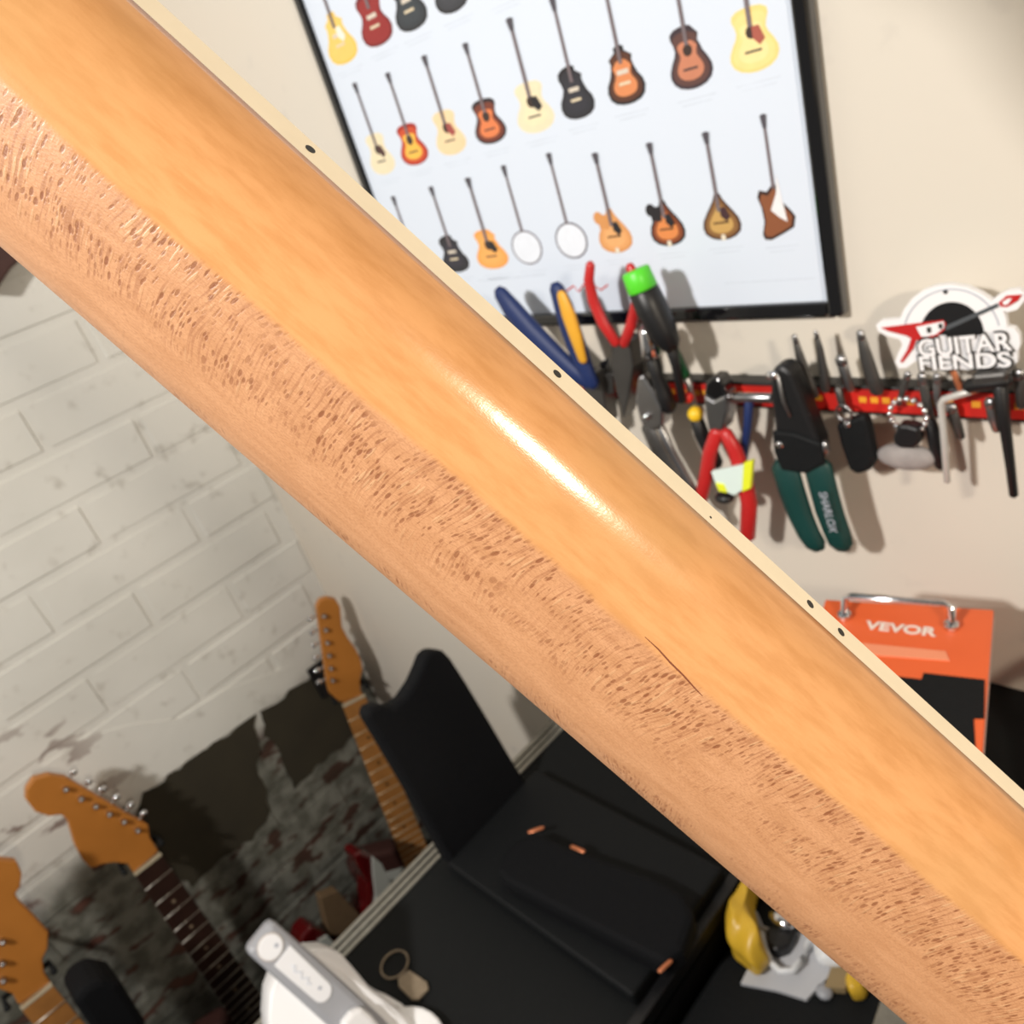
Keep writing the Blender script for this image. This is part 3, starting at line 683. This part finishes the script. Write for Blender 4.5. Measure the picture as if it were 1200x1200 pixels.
# ================================================================== orange case on the right bench
BZ = -.475
bench = thing('wall_shelf', 'dark wall shelf under the orange case', 'shelf', (-.05, DB, CAM.z + BZ - .02))
obj('shelf_board', box(BM(), (-.222, .30, CAM.z + BZ - .02), (.12, DB, CAM.z + BZ)), 'bench_mat', bench, bevel=.002)
for x in (-.18, .06):
    obj('bracket', prism(BM(), [V((x, DB, CAM.z + BZ - .02)), V((x, .36, CAM.z + BZ - .02)), V((x, DB - .004, CAM.z + BZ - .09)), V((x, DB, CAM.z + BZ - .09))], V((.012, 0, 0))), 'black_plastic', bench)
OZ = -.366
p_r, p_l = hor(1165, 714, OZ), hor(967, 702, OZ)
ex = (p_r - p_l); ex.z = 0; wid = ex.length; ex.normalize(); ey = V((ex.y, -ex.x, 0))   # towards the room
dep = .130
orc = thing('tool_case', 'orange box with chrome bail handle and black label on the bench by the wall', 'case', p_l + ex * wid / 2 + ey * dep / 2 + V((0, 0, BZ - OZ)))
def O(u, v, z=0.): return p_l + ex * u + ey * v + V((0, 0, z))
bm = BM(); hgt = BZ - OZ
tv = [bm.verts.new(O(u, v)) for u, v in ((0, 0), (wid, 0), (wid, dep), (0, dep))]; bv = [bm.verts.new(O(u, v, hgt)) for u, v in ((.006, .004), (wid - .012, .004), (wid - .012, dep - .012), (.006, dep - .012))]
bm.faces.new(tv); bm.faces.new(bv[::-1])
for k in range(4): bm.faces.new((tv[k], bv[k], bv[(k + 1) % 4], tv[(k + 1) % 4]))
obj('shell', bm, 'orange_paint', orc, bevel=.0012)
obj('side_panel', prism(BM(), [O(wid + .0004, .004, -.003), O(wid + .0004, dep - .004, -.003), O(wid - .0107, dep - .016, hgt + .004), O(wid - .0107, .008, hgt + .004)], -ex * .002), 'side_grey', orc)
def otop(name, px, mt, th=.0006, lift=.0006):
    pts = [hor(x, y, OZ + lift) for x, y in px]; return obj(name, prism(BM(), pts, V((0, 0, -th))), mt, orc)
def oc(l): return [(960 + x / 5, 680 + y / 5) for x, y in l]
otop('black_label', oc([(300, 545), (600, 580), (612, 542), (970, 582), (968, 808), (905, 808), (918, 1030), (700, 1130), (420, 800)]), 'black_rubber')
otop('printed_band', oc([(225, 365), (740, 415), (765, 470), (290, 435)]), 'orange_pale')
a, b = hor(1014, 732, OZ + .0006), hor(1098, 741, OZ + .0006); xx = (b - a).normalized()
text('lettering', 'VEVOR', (a + b) / 2, xx, V((0, 0, 1)).cross(xx), .0125, 'cream_print', orc, off=.0004, fit=((b - a).length, .0085))
f1, f2 = hor(990, 724, OZ), hor(1115, 736, OZ)
hz = V((0, 0, .013)); bk = -ey * .007
obj('handle', tube(BM(), [f1, f1 + hz * .85 + bk, f1 + hz + bk + xx * .004, f2 + hz + bk - xx * .004, f2 + hz * .85 + bk, f2], [.0026, .0026, .0024, .0024, .0026, .0026], 12), 'chrome', orc, True)
for f in (f1, f2): obj('handle_mount', prism(BM(), disc(f, (0, 0, 1), .0045, 16), V((0, 0, .004))), 'chrome', orc, bevel=.0008)
# dark pouch and cable to the right of the case
pz = CAM.z + BZ
t = thing('tool_pouch', 'crumpled black pouch leaning on the wall right of the orange case', 'pouch', V((-.03, .40, pz)))
bm = ball(BM(), (-.035, .40, pz + .034), .055, (1.0, .9, .8), u=24, v=16)
for v in bm.verts: v.co += V((math.sin(v.co.z * 90) * .003, math.sin(v.co.x * 120 + v.co.z * 60) * .003, math.sin(v.co.x * 80) * .003)); v.co.z = max(v.co.z, pz)
obj('pouch_body', bm, 'black_fabric', t, True)
obj('strap', tube(BM(), [V((-.085, .40, pz + .02)), V((-.095, .42, pz + .055)), V((-.075, .43, pz + .085)), V((-.03, .42, pz + .08))], .006, 8), 'black_rubber', t, True)
obj('red_toggle', ball(BM(), (-.052, .39, pz + .070), .008), 'dark_brown', t, True)
# ================================================================== tool cabinet with mat top
CZ = -.763; cx0, cx1, cy0, cy1 = -.7125, -.379, -.30, DB - .003; ct = CAM.z + CZ
cab = thing('tool_cabinet', 'black cabinet with rubber mat top and ribbed aluminium edge standing in the corner', 'cabinet', ((cx0 + cx1) / 2, (cy0 + cy1) / 2, 0))
obj('carcass', box(BM(), (cx0, cy0, .03), (cx1, cy1, ct - .012)), 'black_plastic', cab, bevel=.003)
obj('mat_top', box(BM(), (cx0 + .018, cy0 + .01, ct - .02), (cx1 - .012, cy1, ct)), 'bench_mat', cab, bevel=.002)
for k in range(3):
    obj('edge_rib', box(BM(), (cx0 - .004 + k * .008, cy0, ct - .012), (cx0 + .0025 + k * .008, cy1, ct + .006 - .002 * k)), 'aluminium', cab, bevel=.001)
obj('edge_skirt', box(BM(), (cx0 - .006, cy0, ct - .045), (cx0 - .001, cy1, ct + .002)), 'aluminium', cab, bevel=.001)
obj('edge_strip', box(BM(), (cx1 - .012, cy0, ct - .02), (cx1, cy1, ct + .004)), 'black_plastic', cab, bevel=.0015)
for k in range(3):
    z0 = .06 + k * .30; d = obj('drawer', box(BM(), (cx0 + .012, cy0 - .012, z0), (cx1 - .012, cy0, z0 + .28)), 'black_plastic', cab, bevel=.002)
    obj('handle', box(BM(), (cx0 + .08, cy0 - .03, z0 + .24), (cx1 - .08, cy0 - .012, z0 + .255)), 'aluminium', d, bevel=.002)
for x in (cx0 + .04, cx1 - .04):
    for y in (cy0 + .05, cy1 - .05): obj('foot', prism(BM(), disc((x, y, 0), (0, 0, 1), .02, 16), V((0, 0, .032))), 'black_rubber', cab)
# ------------------------------------------------------------------ neck rest
pb = V((-.664, .32, ct)); tilt = math.radians(10); up = V((-math.sin(tilt), 0, math.cos(tilt))); nr = V((math.cos(tilt), 0, math.sin(tilt)))
rest = thing('neck_rest', 'black padded rest with scooped upright back and flat seat standing on the cabinet', 'neck rest', V((-.55, .32, ct)))
px = [(429, 840), (434, 828), (446, 826), (460, 829), (474, 818), (486, 800), (494, 782), (499, 768), (508, 761), (521, 763), (530, 772), (548, 800), (575, 845), (606, 898), (628, 938), (560, 1048), (532, 1020), (508, 976), (478, 922), (452, 878)]
pts = [onplane(x, y, pb, nr) for x, y in px]
for p in pts: p.z = max(p.z, ct + .009)
obj('upright', prism(BM(), pts, -nr * .024), 'black_fabric', rest, bevel=.006)
sz = CZ + .045
px = [(580, 1020), (588, 998), (603, 983), (631, 973), (668, 992), (711, 1007), (767, 1027), (801, 1046), (814, 1071), (800, 1112), (776, 1130), (673, 1076), (593, 1034)]
pts = [hor(x, y, sz) for x, y in px]
obj('seat_pad', prism(BM(), pts, V((0, 0, -.028))), 'black_fabric', rest, bevel=.007)
obj('base_board', box(BM(), (-.664, .243, ct), (-.392, .402, ct + .020)), 'black_rubber', rest, bevel=.004)
for p in [((620, 975), (636, 970)), ((670, 992), (684, 998)), ((773, 1138), (786, 1126))]:  # orange glints on the rest, put into shape as small copper-coloured bars
    a, b = hor(*p[0], sz - .004), hor(*p[1], sz - .004)
    obj('copper_glint', tube(BM(), [a, b], .0024, 8, flat=(V((0, 0, 1)), .6)), 'copper', rest, True)
# ------------------------------------------------------------------ key ring with tag
kr = thing('key_ring', 'thin key ring with a worn metal tag lying on the cabinet mat', 'key ring', hor(470, 1140, CZ))
a = hor(463, 1131, CZ); r = (hor(478, 1131, CZ) - hor(448, 1131, CZ)).length / 2
obj('ring', torus(BM(), a + V((0, 0, .0015)), r, .0012, (0, 0, 1)), 'tag_metal', kr, True)
obj('tag', prism(BM(), [hor(x, y, CZ + .004) for x, y in [(466, 1146), (479, 1136), (500, 1150), (502, 1158), (490, 1171), (482, 1171), (467, 1156)]], V((0, 0, -.0035))), 'tag_metal', kr, bevel=.001)
# ------------------------------------------------------------------ device in white stand
tip = camp(*(V((303 - 600, 1095 - 600, F)) * (.75 / F))); base = hor(466, 1242, CZ + .012)
ax_ = (base - tip).normalized(); nrm = (CAM - (tip + base) / 2); nrm = (nrm - ax_ * nrm.dot(ax_)).normalized(); sd = ax_.cross(nrm).normalized()
if sd.dot(RIGHT) < 0: sd = -sd
L = (base - tip).length
dv = thing('handheld_device', 'grey handheld device with round white button and white inset panel standing in a white holder', 'device', base)
def DVp(u, s_, n_): return tip + ax_ * u + sd * s_ + nrm * n_
hwid = .0168
obj('housing', prism(BM(), [DVp(0, -hwid, .004), DVp(0, hwid, .004), DVp(L, hwid * 1.05, .004), DVp(L, -hwid * 1.05, .004)], -nrm * .026), 'device_grey', dv, bevel=.006)
bc = DVp(.0155, -.001, .0042)
obj('button_rim', prism(BM(), disc(bc + nrm * .0002, nrm, .0122, 28), -nrm * .002), 'side_grey', dv, bevel=.0004)
obj('button', prism(BM(), disc(bc + nrm * .0012, nrm, .0110, 28), -nrm * .003), 'device_white', dv, bevel=.0006)
obj('button_mark', prism(BM(), disc(bc + nrm * .0014 + sd * .004 + ax_ * .003, nrm, .002, 10), -nrm * .0005), 'print_grey', dv)
pan = [(.029, -.0100), (.029, .0105), (.080, .0090)] + [(.080 + .009 * math.sin(q), .0090 * math.cos(q)) for q in (.4, .8, 1.2, 1.57, 1.94, 2.34, 2.74)] + [(.080, -.0090)]
obj('panel', prism(BM(), [DVp(u, s_, .0052) for u, s_ in pan], -nrm * .002), 'device_white', dv, bevel=.0005)
sc = [DVp(.042 + .0028 * k, -.001 + .0025 * math.sin(k * 2.1), .0055) for k in range(10)]
obj('script_mark', tube(BM(), sc, .0005, 6), 'cap_print', dv, True)
obj('panel_dot', prism(BM(), disc(DVp(.076, .001, .0056), nrm, .0017, 10), -nrm * .0005), 'print_grey', dv)
hol = thing('device_holder', 'smooth white plastic holder around the grey device on the cabinet', 'holder', base - V((0, 0, .012)))
mid = (tip + base) / 2 - nrm * .023
px = [(324, 1146), (344, 1128), (366, 1113), (384, 1112), (400, 1118), (414, 1134), (434, 1158), (462, 1181), (488, 1202), (520, 1235), (525, 1265), (330, 1280), (318, 1230), (315, 1195), (317, 1165)]
pts = [onplane(x, y, mid, nrm) for x, y in px]
obj('cradle', clampz(prism(BM(), pts, -nrm * .05), ct + .012), 'white_plastic', hol, bevel=.012, smooth=True)
lip = [onplane(x, y, mid + nrm * .041, nrm) for x, y in [(400, 1200), (412, 1186), (424, 1180), (436, 1190), (456, 1215), (480, 1250), (410, 1250)]]
obj('front_lip', clampz(prism(BM(), lip, -nrm * .014), ct + .012), 'white_plastic', hol, bevel=.004)
obj('base_plate', prism(BM(), disc(V((base.x, base.y, ct)), (0, 0, 1), .05, 28), V((0, 0, .014))), 'white_plastic', hol, bevel=.003)
# ================================================================== trunk with odds and ends
TZ = -.805; tt = CAM.z + TZ
tr = thing('storage_trunk', 'low black trunk with pale metal rail between the cabinet and the wall bench', 'trunk', (-.20, .25, 0))
obj('trunk_body', box(BM(), (-.372, .02, 0), (-.02, DB - .004, tt)), 'black_rubber', tr, bevel=.004)
rail = [hor(x, y, TZ + .01) for x, y in [(1034, 1164), (1052, 1155), (1110, 1210), (1100, 1240), (1010, 1240)]]
obj('metal_rail', prism(BM(), rail, V((0, 0, -.012))), 'aluminium', tr, bevel=.001)
def crumple(bm, amp, seed):
    rnd = random.Random(seed); ph = [rnd.uniform(0, 6) for _ in range(6)]
    for v in bm.verts:
        c = v.co; v.co += V((math.sin(c.z * 170 + ph[0]) + math.sin(c.y * 230 + ph[1]), math.sin(c.x * 190 + ph[2]) + math.sin(c.z * 260 + ph[3]), math.sin(c.x * 210 + ph[4]) + math.sin(c.y * 150 + ph[5]))) * amp
def hull(name, px, z, h, mt, parent, label=None, cr=.0022, seed=1):
    pts = [hor(x, y, z + h * .6) for x, y in px]; cen = sum(pts, V((0, 0, 0))) / len(pts); bm = BM(); rings = []
    for s_, dz in ((.80, -.6 * h), (1.0, -.3 * h), (1.02, 0), (.85, .28 * h), (.5, .4 * h)):
        rings.append([bm.verts.new(cen + (p - cen) * s_ + V((0, 0, dz))) for p in pts])
    for A, B in zip(rings, rings[1:]):
        for k in range(len(pts)): bm.faces.new((A[k], A[(k + 1) % len(pts)], B[(k + 1) % len(pts)], B[k]))
    bm.faces.new(rings[0][::-1]); bm.faces.new(rings[-1])
    bmesh.ops.subdivide_edges(bm, edges=bm.edges, cuts=1, use_grid_fill=True); crumple(bm, cr, seed)
    for v in bm.verts: v.co.z = max(v.co.z, CAM.z + z); v.co.x = max(v.co.x, cx1 + .003)
    return obj(name, bm, mt, parent, True, label=label, subd=1)
bag = hull('plastic_bag', [(857, 1024), (846, 1050), (844, 1066), (854, 1090), (858, 1110), (872, 1124), (888, 1130), (900, 1118), (888, 1100), (884, 1078), (880, 1055), (890, 1030)], TZ, .05, 'bag_yellow', None)
props(bag, 'crumpled yellow plastic bag lying on the trunk', 'bag')
pp = obj('paper_sheet', prism(BM(), [hor(x, y, TZ + .004) for x, y in [(880, 1128), (900, 1112), (940, 1090), (975, 1095), (1000, 1118), (975, 1140), (945, 1171), (910, 1160), (868, 1152)]], V((0, 0, -.004))), 'paper_grey')
props(pp, 'creased grey paper sheet under the white cable', 'paper')
pc = hull('plastic_sachet', [(950, 1090), (975, 1085), (995, 1105), (1005, 1122), (985, 1130), (955, 1125)], TZ + .0035, .02, 'cable_white', None, cr=.0008, seed=4)
props(pc, 'white plastic sachet beside the white cable', 'sachet')
cb = thing('cable', 'white cable looped around a black plug on the grey paper', 'cable', hor(920, 1120, TZ))
pts = [hor(x, y, TZ + .012) for x, y in [(893, 1092), (896, 1110), (903, 1128), (914, 1138), (928, 1138), (938, 1128), (946, 1110), (952, 1096)]]
obj('loop', tube(BM(), pts, .0034, 8), 'cable_white', cb, True)
pts = [hor(x, y, TZ + .014) for x, y in [(884, 1070), (892, 1088), (906, 1092), (922, 1086), (930, 1074)]]
obj('loop', tube(BM(), pts, .0034, 8), 'device_grey', cb, True)
obj('plug', prism(BM(), [hor(x, y, TZ + .018) for x, y in [(897, 1088), (915, 1078), (935, 1085), (925, 1108), (908, 1114), (899, 1105)]], V((0, 0, -.018))), 'black_plastic', cb, bevel=.003)
obj('metal_clip', ball(BM(), hor(916, 1078, TZ + .022), .010, (1.4, .8, .6)), 'chrome', cb, True)
cdn = obj('card_piece', prism(BM(), [hor(x, y, TZ + .010) for x, y in [(975, 1128), (1000, 1118), (1012, 1132), (990, 1158), (966, 1156)]], V((0, 0, -.010))), 'cardboard', bevel=.001)
props(cdn, 'small piece of brown cardboard next to the grey paper', 'cardboard')
yb = hull('plastic_wrap', [(988, 1150), (1000, 1135), (1012, 1140), (1017, 1150), (1014, 1162), (996, 1166)], TZ, .025, 'bag_yellow', None, cr=.0008, seed=9)
props(yb, 'small yellow plastic scrap beside the brown cardboard', 'wrapper')
bt = obj('metal_cap', ball(BM(), hor(966, 1162, TZ + .004), .008, (1, 1, .6)), 'device_grey', None, True)
props(bt, 'round grey metal cap on the trunk below the cardboard', 'cap')
# ================================================================== guitars on the brick wall
def plane_guitar(name, label, P0, nrm, head_px, nut_px, posts, btn_dir, board, head_mat, lean_px, bodym, n_frets=12, scale=.648, fretm='fret_metal', width0=.042, group='guitars hanging on the brick wall'):
    """P0 on the face plane, nrm the face normal; outlines are read on that plane"""
    def q(x, y): return onplane(x, y, P0, nrm)
    n0, n1 = q(*nut_px[0]), q(*nut_px[1]); nc = (n0 + n1) / 2; axis = (q(*lean_px) - nc).normalized(); side = nrm.cross(axis).normalized()
    if side.dot(n1 - n0) < 0: side = -side
    g = thing(name, label, 'guitar', nc + axis * .79 - nrm * .03, group)
    wn = (n1 - n0).length
    h = obj('headstock', prism(BM(), [q(*p) for p in head_px], -nrm * .014), head_mat, g, bevel=.002)
    obj('nut', prism(BM(), [nc - side * wn / 2, nc + side * wn / 2, nc + side * wn / 2 + axis * .004, nc - side * wn / 2 + axis * .004], nrm * .0055), 'bone', g)
    for p in posts:
        c = q(*p); tn = obj('tuner_post', tube(BM(), [c, c + nrm * .008], .0035, 10), 'steel', g, True)
        bd_ = btn_dir; e = c + bd_ * .017 - nrm * .010
        obj('tuner_button', ball(tube(BM(), [c - nrm * .010, e], .002, 8), e + bd_ * .004, .006, (.7, 1, .8)), 'chrome', tn, True)
    Ln = scale * (1 - 2 ** (-21 / 12))
    def wid_(d): return wn + (d / Ln) * .013
    obj('fretboard', prism(BM(), [nc - side * wn / 2, nc + side * wn / 2, nc + axis * Ln + side * wid_(Ln) / 2, nc + axis * Ln - side * wid_(Ln) / 2], nrm * .0045), board, g, bevel=.001)
    obj('neck_shaft', prism(BM(), [nc - side * wn * .46, nc + side * wn * .46, nc + axis * Ln + side * wid_(Ln) * .46, nc + axis * Ln - side * wid_(Ln) * .46], -nrm * .016), head_mat, g, bevel=.006)
    for k in range(1, 22):
        d = scale * (1 - 2 ** (-k / 12)); a = nc + axis * d + nrm * .0048
        obj('fret', tube(BM(), [a - side * wid_(d) / 2, a + side * wid_(d) / 2], .0011 if board != 'rosewood' else .0007, 6), fretm, g, True)
        if k in (3, 5, 7, 9, 12, 15, 17):
            d2 = scale * (1 - 2 ** (-(k - .5) / 12)); a = nc + axis * d2 + nrm * .0046
            obj('inlay_dot', prism(BM(), disc(a, nrm, .003, 12), nrm * .0002), 'brown_inlay' if board == 'rosewood' else 'dot_black', g)
    B = [(-.03, .36), (-.10, .335), (-.125, .355), (-.12, .41), (-.105, .47), (-.115, .53), (-.16, .60), (-.165, .68), (-.12, .76), (0, .79), (.12, .765), (.16, .70), (.15, .61), (.115, .54), (.108, .48), (.13, .42), (.135, .385), (.11, .37), (.06, .41), (.03, .44)]
    obj('body', prism(BM(), [nc + side * a + axis * b + nrm * .0 for a, b in B], -nrm * .042), bodym, g, bevel=.008)
    obj('pickguard', prism(BM(), [nc + side * a * .72 + axis * (b * .7 + .16) for a, b in B], nrm * .002), 'white_guard', g)
    obj('bridge', prism(BM(), [nc + side * a + axis * b + nrm * .002 for a, b in ((-.04, .63), (.04, .63), (.04, .66), (-.04, .66))], nrm * .008), 'chrome', g, bevel=.001)
    # wall hook under the head
    hk = thing('guitar_hook', 'black wall hook holding the ' + label.split(' hanging')[0], 'wall hook', nc - axis * .012 - nrm * .09, 'hooks on the brick wall')
    a = nc - axis * .012; wlx = V((-DL - .001, a.y, a.z))
    obj('hook_arm', tube(BM(), [wlx, a - nrm * .022], .005, 8), 'black_plastic', hk, True)
    obj('hook_yoke', tube(BM(), [a - side * .03 + nrm * .004, a - side * .03 - nrm * .02, a + side * .03 - nrm * .02, a + side * .03 + nrm * .004], .0045, 8), 'black_rubber', hk, True)
    obj('hook_plate', box(BM(), (-DL - .002, a.y - .02, a.z - .035), (-DL + .006, a.y + .02, a.z + .035)), 'black_plastic', hk, bevel=.002)
    return g
nx = V((1, 0, 0))
P = V((-1.175, 0, 0))
s1 = [(157, 1024), (151, 1013), (135, 1011), (120, 1013), (107, 1018), (97, 1008), (88, 990), (80, 962), (72, 955), (58, 957), (42, 952), (31, 938), (31, 926), (40, 913), (58, 908), (78, 911), (95, 921), (115, 933), (150, 954), (174, 967), (176, 982), (186, 997)]
plane_guitar('electric_guitar', 'amber headstock guitar with dark rosewood fingerboard hanging on the brick wall', P, nx, s1, ((157, 1024), (186, 997)),
             [(160, 972), (144, 962), (127, 953), (111, 944), (94, 935), (76, 924)], V((-.1, .95, .30)).normalized(), 'rosewood', 'amber_head', (290, 1181), 'dark_brown')
P = V((-1.10, 0, 0))
s2 = [(22, 1178), (15, 1165), (0, 1160), (-14, 1162), (-25, 1170), (-36, 1156), (-44, 1120), (-52, 1092), (-64, 1084), (-76, 1086), (-90, 1076), (-98, 1058), (-90, 1040), (-60, 1018), (-30, 1008), (0, 1008), (20, 1010), (26, 1024), (24, 1040), (18, 1048), (24, 1058), (40, 1074), (57, 1093), (56, 1112), (50, 1124), (52, 1140), (60, 1152)]
plane_guitar('electric_guitar', 'amber headstock guitar with pale maple fingerboard hanging on the brick wall', P, nx, s2, ((22, 1178), (60, 1152)),
             [(2, 1127), (2, 1102), (3, 1147), (-20, 1085), (-36, 1068), (-52, 1052)], V((-.1, -.95, .30)).normalized(), 'maple_board', 'amber_head', (150, 1300), 'dark_brown')
nt_ = V((.955, -.295, 0)).normalized()
Pt = left(414, 818, 1.17)
s3 = [(398, 823), (386, 812), (383, 800), (380, 778), (376, 750), (371, 712), (375, 704), (384, 701), (394, 703), (399, 712), (401, 735), (408, 748), (418, 762), (424, 776), (425, 786), (422, 798), (423, 810), (426, 815)]
plane_guitar('electric_guitar', 'orange tinted slim headstock guitar hanging in the corner behind the neck rest', Pt, nt_, s3, ((400, 824), (427, 814)),
             [(379, 721), (381, 737), (383, 752), (385, 767), (387, 782), (389, 796)], V((-.2, -.95, .1)).normalized(), 'maple_board', 'amber_head', (487, 1003), 'dark_brown', fretm='fret_pale')
# red loose body
P = V((-1.08, 0, 0))
rb = thing('red_guitar', 'red electric guitar body without neck, white pickguard, behind the aluminium edge', 'guitar', V((-1.10, .215, .19)))
def q(x, y): return onplane(x, y, P, nx)
hA = [q(x, y) for x, y in [(416, 1004), (424, 998), (436, 1003), (447, 1018), (460, 1040), (475, 1070), (480, 1100)]]
hB = [q(x, y) for x, y in [(380, 1100), (370, 1085), (358, 1092), (355, 1105), (362, 1122)]]
low = [V((-1.08, y, z)) for y, z in [(.10, .46), (.09, .38), (.055, .32), (.06, .24), (.11, .195), (.21, .185), (.32, .195), (.36, .25), (.355, .33), (.325, .40), (.345, .47)]]
inner = [q(x, y) for x, y in [(432, 1058), (422, 1072), (400, 1090), (388, 1100)]]
outl = [q(416, 1004), q(424, 998), q(436, 1003), q(447, 1018), q(462, 1044)] + [V((-1.08, .335, .50))] + low[::-1] + [q(350, 1125), q(355, 1098), q(366, 1086), q(380, 1092), q(392, 1105), q(410, 1100), q(424, 1085), q(432, 1062), q(432, 1035), q(422, 1018)]
obj('body_slab', prism(BM(), outl, V((-.042, 0, 0))), 'red_body', rb, bevel=.006)
P = V((-1.075, 0, 0))
gp = [q(x, y) for x, y in [(437, 1004), (447, 1012), (458, 1036), (470, 1062), (480, 1095), (455, 1120), (425, 1125), (395, 1130), (376, 1118), (374, 1103), (384, 1097), (396, 1110), (418, 1104), (436, 1082), (441, 1050), (438, 1025)]]
obj('pickguard', prism(BM(), gp, V((-.005, 0, 0))), 'white_guard', rb)
P = V((-1.09, 0, 0))
obj('neck_pocket', prism(BM(), [q(x, y) for x, y in [(376, 1052), (396, 1044), (424, 1074), (408, 1102), (386, 1096)]], V((-.02, 0, 0))), 'raw_pocket', rb, bevel=.002)
crt = thing('wooden_crate', 'plain wooden crate on the floor under the red guitar body', 'crate', (-1.06, .21, 0))
for z in (.0, .065, .13): obj('slat', box(BM(), (-1.018, .04, z), (-1.006, .38, z + .055)), 'wood_box', crt); obj('slat', box(BM(), (-1.13, .04, z), (-1.118, .38, z + .055)), 'wood_box', crt)
obj('lid', box(BM(), (-1.13, .04, .175), (-1.006, .38, .19)), 'wood_box', crt)
for y in (.04, .368): obj('end_panel', box(BM(), (-1.118, y, 0), (-1.018, y + .012, .176)), 'wood_box', crt)
# black gig bag between the hanging guitars
gb = thing('gig_bag', 'black gig bag standing below the brown plaster between the hanging guitars', 'bag', V((-1.02, -.08, 0)))
gpx = [(86, 1175), (98, 1158), (118, 1148), (140, 1152), (152, 1168), (172, 1200), (180, 1260)]
P = V((-1.00, 0, 0)); top_ = [q(x, y) for x, y in gpx]
outl = top_ + [V((-1.00, .01, .45)), V((-1.00, .025, .15)), V((-1.00, .01, 0)), V((-1.00, -.20, 0)), V((-1.00, -.22, .2)), V((-1.00, -.18, .5))]
obj('bag_body', prism(BM(), outl, V((-.06, 0, 0))), 'black_fabric', gb, bevel=.015)
# dark red thing hung high on the bricks: only a corner shows below the neck
P = V((-DL + .03, 0, 0))
dk = obj('hanging_banner', prism(BM(), [q(x, y) for x, y in [(24, 305), (14, 314), (5, 327), (-5, 345), (-60, 330), (-120, 240), (-60, 120), (40, 200), (60, 280)]], V((-.029, 0, 0))), 'dark_brown', bevel=.004)
props(dk, 'dark red brown padded panel fixed to the white bricks', 'panel')
